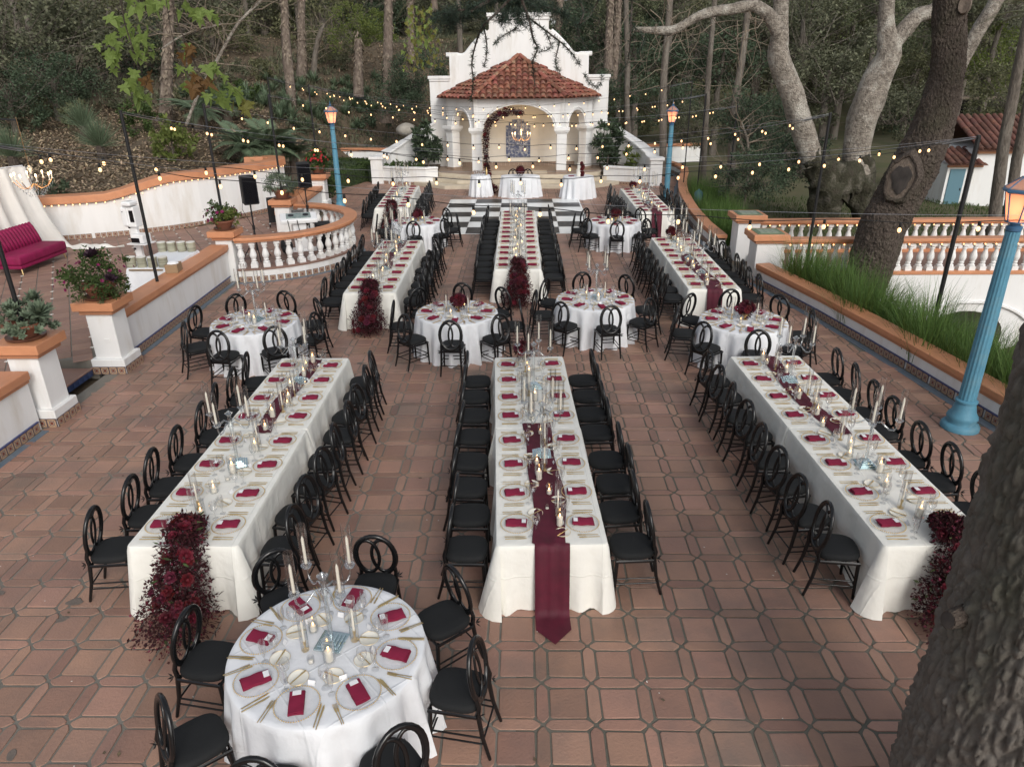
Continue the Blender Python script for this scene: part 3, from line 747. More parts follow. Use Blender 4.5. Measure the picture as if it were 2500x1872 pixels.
# ------------------------------------------------------------------ flowers
mat('red_petal', (.125, .006, .012), .7, (.07, .004, .009), 30, bump=.2, bscale=60, obr=.35)
mat('plum_petal', (.065, .007, .018), .7, (.10, .012, .03), 30, obr=.35)
mat('wine_foliage', (.042, .010, .012), .8, isl=.5, trans=.25)
mat('wine_bloom', (.11, .014, .028), .75, isl=.5, trans=.2)
mat('green_sprig', (.07, .10, .035), .7, isl=.4, trans=.3)
def rose_mesh(mt):
    bb = B(); bb.ball((0, 0, .012), .017, 8, 5)
    for ring, (n, r, L, t) in enumerate(((5, .012, .034, .35), (6, .018, .040, .8), (7, .022, .042, 1.2))):
        for i in range(n):
            a = 2*pi*i/n+ring*.5; d = Vector((cos(a)*sin(t), sin(a)*sin(t), cos(t))); sd = Vector((-sin(a), cos(a), 0)); c = Vector((cos(a)*r*.6, sin(a)*r*.6, .0))
            q = [c-sd*.010, c+sd*.010, c+d*L*.6+sd*.020, c+d*L+sd*.008, c+d*L-sd*.008, c+d*L*.6-sd*.020]; bb.add(q, [tuple(range(6))])
    return me(bb, mt, 60)
ROSE = rose_mesh('red_petal'); DAHL = rose_mesh('plum_petal')
def rv():
    while 1:
        v = Vector((U(-1, 1), U(-1, 1), U(-1, 1)))
        if .05 < v.length < 1: return v.normalized()
def sprays(path, rad, n, L, w, bb=None, out=.5, grav=-.2):
    """n small leaves round a polyline of (x,y,z) with radii"""
    bb = bb or B(); K = len(path)
    for _ in range(n):
        t = R()*(K-1); i = min(int(t), K-2); f = t-i
        c = Vector(path[i]).lerp(Vector(path[i+1]), f); r = rad[i]*(1-f)+rad[i+1]*f
        d = rv(); q = c+d*r*(R()**.5); q.z = max(q.z, .02)
        bb.leaf(q, d*out+rv()*.7+Vector((0, 0, grav)), rv(), L*U(.6, 1.3), w*U(.6, 1.3))
    return bb
def cascade(label, x, y, z, rz, seed, w=.24, green=False):
    """garland lying on the end of the table, falling to the floor and spreading there (local -y = off the table)"""
    random.seed(seed)
    path = [(.02, .26, .05), (0, .14, .09), (0, .02, .13), (.02, -.12, .0), (.0, -.20, -.2), (-.02, -.26, -.40), (-.03, -.33, -.58), (-.04, -.42, -.66)]
    rad = [.09, .12, .16, .19, .22, .27, .33, .34]
    t = thing('floral_cascade', label, 'flowers', (x, y, z), rz)
    zmin = -z+.015
    def clampz(bb): bb.v = [(a, c, max(d, zmin)) for a, c, d in bb.v]; return bb
    def spr(n, L, w, o, g=-.2):
        bb = B()
        for _ in range(n):
            q = R()**.8*(len(path)-1); i = min(int(q), len(path)-2); f = q-i
            c = Vector(path[i]).lerp(Vector(path[i+1]), f); r = rad[i]*(1-f)+rad[i+1]*f
            d = rv()
            if i < 2 and d.z < 0: d.z *= -.6
            p = c+d*r*(R()**.4)*Vector((1.15, .8, 1)).length/1.7*1.2
            if p.y > .0 and p.z < .005: p.z = .005+R()*.05
            if p.z < zmin+.03: p.z = zmin+.03+R()*.22; p.x *= U(.7, 1.0)
            bb.leaf(p, d*o+rv()*.7+Vector((0, 0, g)), rv(), L*U(.6, 1.35), w*U(.6, 1.3))
        return clampz(bb)
    obj('smoke_foliage', me(spr(4200, .055, .009, .6), 'wine_foliage'), t)
    obj('leaves', me(spr(2200, .045, .026, .5), 'wine_foliage'), t)
    obj('small_blooms', me(spr(2600, .030, .024, .5), 'wine_bloom'), t)
    if green: obj('green_sprigs', me(spr(60, .08, .022, .9), 'green_sprig'), t)
    for k in range(44):
        q = R()*(len(path)-1); i = min(int(q), len(path)-2); f = q-i
        c = Vector(path[i]).lerp(Vector(path[i+1]), f); r = rad[i]*(1-f)+rad[i+1]*f
        d = Vector((U(-1, 1), U(-1, -.05) if i > 2 else U(-.6, .6), U(.1, 1))).normalized(); p = c+d*r*.9; p.z = max(p.z, zmin+.04)
        obj('rose', ROSE if k % 3 else DAHL, t, p, 0, U(.85, 1.4), d.to_track_quat('Z', 'Y').to_euler())
    return t
def bouquet(label, x, y, z, seed, s=1.0, bowl=True):
    random.seed(seed); t = thing('flower_bowl', label, 'flowers', (x, y, z), R()*6, None, s)
    if bowl: obj('footed_bowl', lathe_me([(.05, 0), (.05, .006), (.018, .02), (.018, .05), (.05, .07), (.075, .11), (.07, .115)], 16, 'gold', 40), t)
    c = [(0, 0, .13), (0, 0, .24)]
    obj('foliage', me(sprays(c, [.12, .13], 420, .06, .016, None, .9, .1), 'wine_foliage'), t)
    obj('small_blooms', me(sprays(c, [.12, .13], 260, .03, .024, None, .6, .1), 'wine_bloom'), t)
    for k in range(17):
        d = rv(); d.z = abs(d.z)*.9; d.normalize(); p = Vector((0, 0, .17))+d*U(.09, .13)
        obj('rose', ROSE if k % 3 else DAHL, t, p, 0, U(1.0, 1.6), d.to_track_quat('Z', 'Y').to_euler())
    return t

# ------------------------------------------------------------------ one place setting
def place(ex, ey, a, who, level, tname, gname, tilt=0, rnd=False):
    """(ex,ey) point on table edge, a = direction to the middle; who(kind) -> label"""
    c, s = cos(a-pi/2), sin(a-pi/2)
    def w(x, y): return (ex+x*c-y*s, ey+x*s+y*c)
    rz = a-pi/2
    def put(P, nm, word, cat, x, y, z=0, r=0, k=1.0):
        p = w(x+U(-.006, .006), y+U(-.006, .006)); stamp(P, nm, who(word), cat, (*p, ZT+z), rz+r, None if False else gname(word), k)
    put(CHARGER, 'charger_plate', 'glass charger with gold beads', 'plate', 0, .20)
    nr = pi/2+U(-.12, .12)+tilt
    p = w(U(-.01, .01), .20); stamp(NAP[int(R()*5)], 'napkin', who('burgundy folded napkin'), 'napkin', (*p, ZT+.014), rz+nr, gname('napkin'))
    if level >= 2:
        q = (p[0]+cos(rz+nr)*.075, p[1]+sin(rz+nr)*.075); stamp(MENU, 'name_card', who('white card tucked on napkin'), 'card', (*q, ZT+.0475), rz+nr, gname('card'))
        put(TENT, 'place_card', 'tented white place card', 'card', U(-.03, .03), .40, 0, U(-.3, .3))
    if level >= 1:
        e = (.183, .205, .115, .10) if rnd else (.195, .232, .168, 0)
        put(FORK, 'fork', 'inner gold fork', 'fork', -e[0], e[2], 0, U(-.04, .04)-e[3]); put(FORK, 'fork', 'outer gold fork', 'fork', -e[1], e[2]-.005, 0, U(-.04, .04)-e[3])
        put(KNIFE, 'knife', 'inner gold knife', 'knife', e[0], e[2]+.015, 0, U(-.04, .04)+e[3]); put(KNIFE, 'knife', 'outer gold knife', 'knife', e[1], e[2]+.01, 0, U(-.04, .04)+e[3])
    bx, by = (-.10 if rnd else -.175)+U(-.02, .02), (.44 if rnd else .40)+U(-.02, .02)
    put(BREAD, 'bread_plate', 'cream bread plate', 'plate', bx, by)
    if level >= 2: put(BKN, 'butter_knife', 'gold butter knife', 'knife', bx, by, .013, U(-.9, .9))
    put(WINE, 'wine_glass', 'stemmed wine glass', 'glass', .13+U(-.015, .015), .385)
    if level >= 1: put(FLUTE, 'champagne_flute', 'slim champagne flute', 'glass', .205+U(-.015, .015), .34)

# ------------------------------------------------------------------ long tables
def long_table(key, tn, x, y, rot, nt, level, runner=None):
    """x,y = centre of near end; rot = rotation; nt = number of 2.44 m tables"""
    c, s = cos(rot), sin(rot)
    def w(lx, ly): return (x+lx*c-ly*s, y+lx*s+ly*c)
    L = 2.44*nt
    for k in range(nt):
        q = w(0, 1.22+k*2.44); nm = tn if nt == 1 else ('near', 'far', 'last')[k if nt == 2 else (0, 1, 2)[k]]+' section of '+tn
        if nt == 3: nm = ('near', 'middle', 'far')[k]+' section of '+tn
        stamp(LTB, 'banquet_table', 'rectangular folding table under the cloth, '+nm, 'table', (*q, 0), rot, 'long banquet tables')
        tag(obj('tablecloth', rect_cloth(.535, 1.222, HT, sum(map(ord,key))+k*7, 'ivory_cloth', (k > 0, k < nt-1)), None, (*q, .001+(.0025 if k % 2 else 0)), rot), 'ivory floor-length tablecloth on '+nm, 'tablecloth', 'ivory tablecloths')
    n = int(round(L/.61))
    for sd, sn in ((-1, 'left'), (1, 'right')):
        for i in range(n):
            ly = .305+i*.61+(.03 if i % 4 == 0 else -.03 if i % 4 == 3 else 0)
            rj = random.gauss(0, .095); q = w(sd*(.535+.295+U(-.03, .05)), ly+U(-.035, .035))
            ordn = ORD[i]
            chair(*q, rot+(-pi/2 if sd < 0 else pi/2)+rj, '%s black oval-back chair from near end, %s side of %s' % (ordn, sn, tn), 'chairs at '+tn)
            who = lambda word, ordn=ordn, sn=sn: '%s %s from near end, %s side of %s' % (ordn, word, sn, tn)
            place(*w(sd*.535, ly), rot+(0 if sd < 0 else pi), who, level, tn, lambda wd: wd+'s on '+tn)
    return w, L
def decor(tn, w, rot, items):
    cnt = {}
    for it in items:
        kind, lx, ly = it[:3]; p = (*w(lx, ly), ZT+(.012 if len(it) > 3 else 0))
        i = cnt.get(kind, 0); cnt[kind] = i+1
        lab = ('%s %%s on %s' if 'round' in tn else '%s %%s from near end of %s') % (ORD[i], tn)
        if kind == 'C': stamp(CANDELABRA, 'candelabra', lab % 'crystal candelabra with four tapers', 'candelabra', p, rot+U(-.4, .4), 'crystal candelabras', 1.1)
        elif kind == 'H': stamp(HURR, 'pillar_candle', lab % 'tall glass cylinder with lit pillar candle', 'candle', p, 0, 'pillar candles', U(.92, 1.1))
        elif kind == 'h': stamp(HURRS, 'pillar_candle', lab % 'short glass cylinder with lit candle', 'candle', p, 0, 'pillar candles', U(.92, 1.1))
        elif kind == 'V': stamp(VOT, 'votive_candle', lab % 'small glass votive candle', 'candle', p, 0, 'votive candles')
        elif kind == 'T': stamp(TAPER, 'taper_candle', lab % 'gold candlestick with taper under glass', 'candle', p, 0, 'taper candles', U(.9, 1.05))
def std(L, cand, seed, y0=.25, n=None):
    """cluttered middle of a long table: candelabra at given places, candles between"""
    random.seed(seed); it = [('C', U(-.03, .03), c) for c in cand]; n = n or int(L/.19); kinds = 'HTVhVHTh'
    for i in range(n):
        ly = y0+(L-y0-.2)*i/(n-1)+U(-.05, .05)
        if any(abs(ly-c) < .13 for c in cand): continue
        it.append((kinds[i % 8], U(-.11, .11), ly))
    return sorted(it, key=lambda t: t[2])
def runner(label, w, rot, L0, L1, fall0=False, fall1=False, wd=.26, seed=1, wavy=.02):
    rnd = random.Random(seed); bb = B(); nx = 10; pts = []
    z1 = HT+.009
    ys = []
    if fall0:
        pts.append((L0-.52, .022)); pts.append((L0-.33, .024)); pts.append((L0-.20, .026))
        pts.append((L0-.145, .035)); pts.append((L0-.125, .10))
        for z in (.25, .4, .55, .7): pts.append((L0-.115+.07*(z/.7)**2, z))
        pts.append((L0-.03, z1-.02)); pts.append((L0-.005, z1+.003))
    n = int((L1-L0)/.08)
    for i in range(n+1): pts.append((L0+.02+(L1-L0-.02)*i/n, z1))
    if fall1:
        pts.append((L1+.01, z1)); pts.append((L1+.035, z1-.03))
        for z in (.55, .4, .25): pts.append((L1+.06, z))
    V = []
    for i, (y, z) in enumerate(pts):
        on = abs(z-z1) < 1e-6; sh = wavy*sin(y*2.6+seed) if on else 0
        tip = fall0 and i == 0
        for j in range(nx+1):
            u = j/nx*2-1; wv = wd*(1+.12*sin(y*4+seed*2+u) if on else 1)/2
            x = u*wv+sh; dz = (.010*max(0, sin(u*7+y*3.3+seed)) + .008*max(0, sin(u*4-y*6)) if on else 0)
            dy = 0 if on else .012*sin(u*9+seed)
            yy = y+dy
            if tip: yy = y+abs(u)*.19
            p = w(x, yy); V.append((*p, z+dz))
    W_ = nx+1; Fc = [(i*W_+j, i*W_+j+1, (i+1)*W_+j+1, (i+1)*W_+j) for i in range(len(pts)-1) for j in range(nx)]
    o = tag(obj('table_runner', me(B().add(V, Fc), 'runner', 180)), label, 'table runner', 'burgundy runners'); return o

w, L = long_table('L1', 'front left long table', -3.31, 5.63, radians(0.0), 2, 2)
decor('front left long table', w, 0, std(L, (1.55, 3.95), 3, .45)); runner('burgundy runner bunched over far half of front left long table', w, 0, 2.3, 4.8, seed=3, wd=.22, wavy=.05)
cascade('dark red rose garland falling off near end of front left long table', *w(0.03, .02), ZT, 0, 21, green=True)
w, L = long_table('C1', 'front centre long table', .275, 5.655, radians(2.2), 2, 2)
decor('front centre long table', w, radians(2.2), std(L, (1.75, 3.7), 5, .28)); runner('burgundy runner falling to the floor at near end of front centre table', w, radians(2.2), 0, 2.55, True, seed=5, wd=.34, wavy=.02)
bouquet('dark red bouquet at far end of front centre long table', *w(-.1, 4.72), ZT, 31, 1.0)
w, L = long_table('R1', 'front right long table', 3.98, 5.66, radians(2.0), 2, 2)
decor('front right long table', w, radians(2), std(L, (1.5, 3.9), 8, .5)); runner('burgundy runner bunched over far half of front right long table', w, radians(2), 2.2, 4.85, seed=8, wd=.24, wavy=.05)
cascade('dark red rose garland falling off near end of front right long table', *w(.12, .02), ZT, radians(2), 22, green=True)
w, L = long_table('L2', 'middle left long table', -3.16, 14.12, radians(.7), 2, 1)
decor('middle left long table', w, 0, std(L, (1.9, 3.6, 4.55), 9, .5)); runner('burgundy runner on far half of middle left long table', w, radians(.7), 1.9, 4.8, seed=9, wd=.2, wavy=.05)
cascade('dark red rose garland falling off near end of middle left long table', *w(.02, .02), ZT, 0, 23)
w, L = long_table('C2', 'middle centre long table', -.12, 15.93, radians(.2), 3, 1)
decor('middle centre long table', w, 0, std(L, (3.2, 6.9), 10, .5)); cascade('dark red rose garland falling off near end of middle centre long table', *w(.02, .02), ZT, 0, 24)
w, L = long_table('R2', 'middle right long table', 3.95, 14.25, radians(-.4), 2, 1)
decor('middle right long table', w, 0, std(L, (1.3, 2.6, 4.4), 12, .3)); runner('burgundy runner hanging off near end of middle right long table', w, radians(-.4), 0, 3.0, True, seed=12, wd=.32, wavy=.05)
bouquet('dark red bouquet at far end of middle right long table', *w(-.05, 4.7), ZT, 32)
w, L = long_table('L3', 'back left long table', -4.35, 23.8, radians(3.0), 2, 0)
decor('back left long table', w, 0, std(L, (2.4, 4.0), 13, .5, 14)); cascade('dark red rose garland falling off near end of back left long table', *w(.02, .02), ZT, 0, 25)
w, L = long_table('R3', 'back right long table', 4.22, 22.75, radians(0), 2, 0)
decor('back right long table', w, 0, std(L, (1.6, 3.8), 14, .3, 14)); runner('burgundy runner hanging off near end of back right long table', w, 0, 0, 2.2, True, seed=14, wd=.32)
bouquet('small dark red bouquet at far end of back right long table', *w(-.1, 4.7), ZT, 33, .9)

# ------------------------------------------------------------------ round tables
def round_table(tn, x, y, a0, level, kind, seed):
    random.seed(seed)
    stamp(RTB, 'round_table', 'round folding table under the cloth, '+tn, 'table', (x, y, 0), 0, 'round tables')
    tag(obj('tablecloth', round_cloth(.765, HT, seed, 'white_cloth'), None, (x, y, .001), R()*6), 'white floor-length round tablecloth on '+tn, 'tablecloth', 'white round tablecloths')
    names = ['right', 'back right', 'back', 'back left', 'left', 'front left', 'front', 'front right']
    for i in range(8):
        a = radians(a0+i*45); nm = names[i]
        q = (x+cos(a)*1.06, y+sin(a)*1.06); rj = U(-.12, .12)
        chair(*q, a+pi/2+rj, 'black oval-back chair at %s seat of %s' % (nm, tn), 'chairs at '+tn)
        who = lambda word, nm=nm: '%s at %s seat of %s' % (word, nm, tn)
        place(x+cos(a)*.765, y+sin(a)*.765, a+pi, who, level, tn, lambda wd: wd+'s on '+tn, U(-.3, .3), True)
    w = lambda lx, ly: (x+lx, y+ly)
    if kind == 'C': decor(tn, w, 0, [('C', .02, .06), ('T', -.17, -.02), ('T', .2, .09), ('H', .05, -.13), ('h', -.16, .19), ('V', -.09, -.15), ('V', .14, .25)])
    else:
        decor(tn, w, 0, [('T', -.2, .05), ('T', .22, -.04), ('h', -.1, -.16), ('h', .13, .2), ('V', .1, -.2)]); bouquet('dark red rose bouquet in gold bowl on '+tn, x+.03, y+.03, ZT, seed, 1.05)
round_table('nearest round table', -1.56, 4.31, -8, 2, 'C', 41)
round_table('leftmost middle round table', -4.92, 12.35, -10, 2, 'C', 42)
round_table('second middle round table', -1.25, 12.84, 0, 2, 'F', 43)
round_table('third middle round table', 1.43, 13.63, 8, 2, 'C', 44)
round_table('rightmost middle round table', 3.98, 12.3, -4, 2, 'F', 45)
round_table('back left round table', -3.18, 21.6, 3, 0, 'F', 46)
round_table('back right round table', 2.74, 21.45, -3, 0, 'F', 47)
random.seed(5)
# ------------------------------------------------------------------ pavilion
PX, PZ = -.16, .50           # centre line, platform height
mat('roof_tile', (.265, .092, .060), .8, (.20, .074, .052), 4, obr=.38, bump=.25, bscale=30, col3=(.30, .21, .14), scale3=3.5, wpos=True)
mat('mural', (.10, .13, .24), .35, (.42, .44, .48), 9, col3=(.06, .08, .17), scale3=7, wpos=True, ramp=(.48, .58))
FL, FR = (-2.10, 34.45), (1.78, 34.45); OLc, ORc = (-3.32, 35.85), (3.00, 35.85)
pv = thing('pavilion', 'white stucco pavilion with red tile roof and mission bell gable', 'pavilion', (0, 0, 0))
# stepped platform
def plat(r, z0, z1):
    P = [(-2.35-r, 33.85-r*.95), (2.05+r, 33.85-r*.95), (3.55+r*1.2, 34.75-r*.4), (4.25+r*.6, 37.2), (-4.55-r*.6, 37.2), (-3.85-r*1.2, 34.75-r*.4)]
    return B().prism(P, z0, z1)
for i, (r, z0, z1) in enumerate(((1.15, 0, .165), (.62, .165, .33), (.10, .33, PZ-.012))): obj('step', me(plat(r, z0, z1), 'stone_step', bev=.012), pv)
pf = obj('platform_floor', me(plat(.02, PZ-.013, PZ), 'stone_tile'), pv)
obj('floor_inlay', me(B().box(PX, 34.55, PZ+.004, 2.6, 1.2, .004).box(PX, 34.55, PZ+.007, 2.2, .9, .004), 'stone_step'), pv)
# gable wall behind
def gable():
    P = [(-4.45, .0), (-4.45, 4.62), (-3.46, 4.62), (-3.46, 5.50), (-2.95, 5.52)]
    P += [(-2.78, 5.54), (-2.66, 5.61), (-2.55, 5.74), (-2.43, 5.87), (-2.316, 5.99), (-2.15, 6.15), (-1.976, 6.31), (-1.81, 6.45), (-1.66, 6.55)]
    P += [(-1.55, 6.62), (-1.55, 7.20)]
    Rt = [(2*PX-x, z) for x, z in reversed(P)]
    return P+Rt
G = gable(); n = len(G)
V = [(x, 37.0, z) for x, z in G]+[(x, 37.45, z) for x, z in G]
obj('gable_wall', me(B().add(V, [tuple(range(n-1, -1, -1)), tuple(range(n, 2*n))]+[(i, (i+1) % n, n+(i+1) % n, n+i) for i in range(n)]), 'plaster'), pv)
bb = B()
for sgn in (1, -1):
    X = lambda x: x if sgn > 0 else 2*PX-x
    cur = [(X(x), 37.22, z) for x, z in G[4:len(G)//2-2]]
    bb.tube([(X(-3.62), 37.22, 5.56), (X(-3.1), 37.22, 5.56)]+cur, .10, 6, flat=1, cap=True)
obj('gable_moulding', me(bb, 'plaster', 50), pv)
bb = B()
for sgn in (1, -1):
    X = lambda x: x if sgn > 0 else 2*PX-x
    bb = B().box(X(-3.98), 37.22, 4.58, 1.08, .62, .14).box(X(-3.98), 37.22, 4.46, .98, .54, .10); obj('coping', me(bb, 'plaster', bev=.015), pv)
bb = B().box(PX, 37.22, 7.22, 3.0, .66, .15).box(PX, 37.22, 7.08, 2.86, .56, .14)
obj('coping', me(bb, 'plaster', bev=.015), pv)
# columns
def column(x, y, rz=0):
    c = obj('column', me(B().box(0, 0, PZ+.92, .46, .46, 1.84), 'plaster', bev=.015), pv, (x, y, 0), rz)
    obj('base', me(B().box(0, 0, PZ+.06, .52, .52, .12), 'stone_tile'), c)
    bb = B()
    for s, z0, z1 in ((.54, 1.72, 1.78), (.62, 1.78, 1.84), (.70, 1.84, 1.99)): bb.box(0, 0, PZ+(z0+z1)/2, s, s, z1-z0-.001)
    obj('capital', me(bb, 'plaster', bev=.012), c)
column(*FL); column(*FR); column(*OLc, radians(45)); column(*ORc, radians(-45))
# arcade walls with round arches (front and the two canted sides)
def arcade(a, c, spring, rise, half, top, th=.34):
    a, c = Vector(a), Vector(c); d = c-a; Ln = d.length; u = d/Ln; nrm = Vector((-u.y, u.x))
    N = 20; mid = Ln/2; P = []
    arch = [(mid-half*cos(pi*i/N), spring+rise*sin(pi*i/N)) for i in range(N+1)]
    bb = B(); V = []; Fc = []
    prof = [(0, spring)]+arch+[(Ln, spring)]
    for k, off in enumerate((-th/2, th/2)):
        for s, z in prof: q = a+u*s+nrm*off; V.append((q.x, q.y, z))
        for s, z in prof: q = a+u*s+nrm*off; V.append((q.x, q.y, top))
    m = len(prof)
    for k in range(2):
        o = k*2*m
        for i in range(m-1): Fc.append((o+i, o+i+1, o+m+i+1, o+m+i))
    for i in range(m-1): Fc.append((i, i+1, 2*m+i+1, 2*m+i)); Fc.append((m+i, m+i+1, 3*m+i+1, 3*m+i))
    obj('arch_wall', me(bb.add(V, Fc), 'plaster'), pv)
    tr = []
    for s, z in [(mid-(half+.10)*cos(pi*i/N), spring+(rise+.10)*sin(pi*i/N)) for i in range(N+1)]:
        q = a+u*s-nrm*(th/2+.01)*1; tr.append((q.x, q.y, z))
    obj('arch_trim', me(B().tube(tr, .035, 6), 'plaster', 60), pv)
for q_, rz_ in ((FL, .43), (FR, -.43), (OLc, .8), (ORc, -.8)): obj('corner_pier', me(B().box(0, 0, PZ+2.60, .37, .37, 1.24), 'plaster'), pv, (*q_, 0), rz_)
arcade(FL, FR, PZ+1.98, .98, 1.60, 3.72); arcade(OLc, FL, PZ+1.98, .72, .62, 3.72); arcade(FR, ORc, PZ+1.98, .72, .62, 3.72)
arcade((-3.55, 37.0), OLc, PZ+1.98, .45, .32, 3.72); arcade(ORc, (3.23, 37.0), PZ+1.98, .45, .32, 3.72)
obj('ceiling', me(B().prism([(-3.6, 37), OLc, FL, FR, ORc, (3.3, 37)], 3.60, 3.70), 'plaster_lamplit'), pv)
obj('back_panel', me(B().box(PX-.05, 36.985, 1.95, 5.9, .02, 2.88), 'plaster_lamplit'), pv)
bb = B()
for x in (-1.55, -1.35, .95, 1.15): bb.box(PX+x, 36.965, 2.0, .03, .03, 2.7)
obj('panel_moulding', me(bb, 'plaster_lamplit'), pv)
for i in range(26): obj('skirting_tile', _sk.setdefault('pvs', me(B().box(0, 0, .1, .21, .015, .2), 'stone_tile')), pv, (-2.9+i*.215, 36.96, PZ))
# painted-tile panel in the back wall: a blue and white ornamental tile field
mu = thing('tile_mural', 'blue and white ornamental tile panel on pavilion back wall', 'mural', (-.22, 36.945, .90))
for i in range(8):
    for j in range(13):
        dx = abs(i-3.5); 
        if j == 12 and dx > 1.6 or j == 11 and dx > 2.6: continue
        obj('tile', _sk.setdefault('mt', me(B().box(0, 0, 0, .146, .02, .132), 'mural')), mu, (-.525+i*.15, 0, .07+j*.136))
# roof of barrel tiles
EV = [(-4.05, 37.1), (-4.05, 35.75), (-2.22, 33.88), (1.90, 33.88), (3.73, 35.75), (3.73, 37.1)]; AP = Vector((PX, 36.85, 5.46)); EZ = 3.72
obj('roof_deck', me(B().add([(x, y, EZ) for x, y in EV]+[AP], [(i, i+1, 6) for i in range(5)]+[tuple(range(5, -1, -1))]), 'roof_tile'), pv)
def barrel(L, r0, r1, n=7):
    bb = B(); V = []
    for k, (y, r) in enumerate(((0, r0), (L, r1))):
        for t in (1.0, .84):
            for i in range(n+1): a = pi*i/n; V.append((r*t*cos(a), y, r*t*sin(a)*.85))
    m = n+1; Fc = []
    for i in range(n): Fc += [(i, i+1, 2*m+i+1, 2*m+i), (i, i+1, m+i+1, m+i)]
    return me(bb.add(V, Fc), 'roof_tile', 60)
BT = barrel(.40, .122, .094)
roofp = obj('tile_roof', me(B().box(AP.x, AP.y, AP.z+.02, .3, .2, .1), 'roof_tile'), pv)
tiles = []
for e in range(1, 4):
    a, c = Vector((*EV[e], EZ)), Vector((*EV[e+1], EZ)); 
    u = (c-a).normalized(); mid = (a+c)/2; base = a+u*((AP-a).dot(u)); upv = (AP-base); H_ = upv.length; upv = upv/H_; nrm = u.cross(upv)
    if nrm.z < 0: nrm = -nrm
    Ln = (c-a).length; sA = (AP-a).dot(u); rows = int(H_/.335)
    for rw_ in range(rows):
        h0 = rw_*.335-.08; f = max(0, (h0+.1)/H_)
        s0, s1 = sA*f, Ln-(Ln-sA)*f; k = int((s1-s0)/.268)
        for q in range(k+1):
            s = sA+(round((s0-sA)/.268)+q)*.268
            if s < s0+.05 or s > s1-.05: continue
            p = a+u*(s+U(-.012, .012))+upv*(h0+U(-.02, .02))+nrm*(.06+U(-.01, .012))
            mtx = Matrix((u, upv-nrm*.13, nrm)).transposed().to_euler()
            tiles.append((p, mtx))
for e in (2, 3, 1, 4):
    a = Vector((*EV[e], EZ)); d = AP-a; Ln = d.length; d /= Ln; sx = d.cross(Vector((0, 0, 1))).normalized(); nn = sx.cross(d)
    if e in (1, 4): continue
    for i in range(int(Ln/.33)): tiles.append((a+d*(i*.33-.06)+nn*.10, Matrix((sx, d, nn)).transposed().to_euler()))
for p, eu in tiles[:300]: obj('roof_tile', BT, roofp, p, 0, 1, eu)
if len(tiles) > 300:
    pass
# wing planters either side
def wing(sgn, label):
    X = (lambda x: x) if sgn < 0 else (lambda x: 2*PX-x-.35)
    t = thing('planter_wall', label, 'wall')
    P = [(-6.85, 35.0), (-6.55, 35.9), (-5.9, 36.5), (-5.2, 36.85), (-4.3, 37.0)] if sgn < 0 else [(6.02, 33.8), (5.92, 34.6), (5.55, 35.5), (4.95, 36.3), (4.3, 36.85), (3.9, 37.0)]
    P = dens(P, .25); ex, ey = (-6.85, 34.85) if sgn < 0 else (6.02, 33.62)
    zt = [1.05+1.45*(i/(len(P)-1))**1.35 for i in range(len(P))]
    if sgn > 0: P = P[::-1]; zt = zt[::-1]
    bb = B(); ribbon(bb, P, -.22, .22, 0, zt); obj('curved_wall', me(bb, 'plaster'), t)
    bb = B(); ribbon(bb, P, -.30, .30, zt, [z+.12 for z in zt]); obj('curved_coping', me(bb, 'plaster', bev=.02), t)
    obj('end_pier', me(B().box(ex, ey, .56, .55, .55, 1.12).box(ex, ey, 1.18, .68, .68, .12), 'plaster', bev=.012), t)
    Q = [(-6.6, 34.72), (-5.6, 34.25), (-4.5, 34.05), (-3.95, 34.3)] if sgn < 0 else [(5.78, 33.45), (5.0, 33.62), (4.3, 33.95), (3.75, 34.3)]
    Q = dens(Q, .3)
    if sgn > 0: Q = Q[::-1]
    bb = B(); ribbon(bb, Q, 0, .22, 0, .72); obj('low_wall', me(bb, 'plaster'), t)
    bb = B(); ribbon(bb, Q, -.06, .28, .721, .80); obj('low_coping', me(bb, 'plaster', bev=.012), t)
    obj('soil', me(B().prism([(-6.6, 34.9), (-4.4, 34.3), (-4.0, 34.7), (-4.1, 36.9), (-5.6, 36.5), (-6.5, 35.7)] if sgn < 0 else [(3.8, 36.8), (3.75, 34.5), (4.4, 34.1), (5.75, 33.7), (5.7, 34.8), (4.9, 36.1)], .3, .62), 'leaf_litter'), t)
    skirting(t, Q, -.012)
wing(-1, 'white curving planter wall to the left of the pavilion steps'); wing(1, 'white curving planter wall to the right of the pavilion steps')
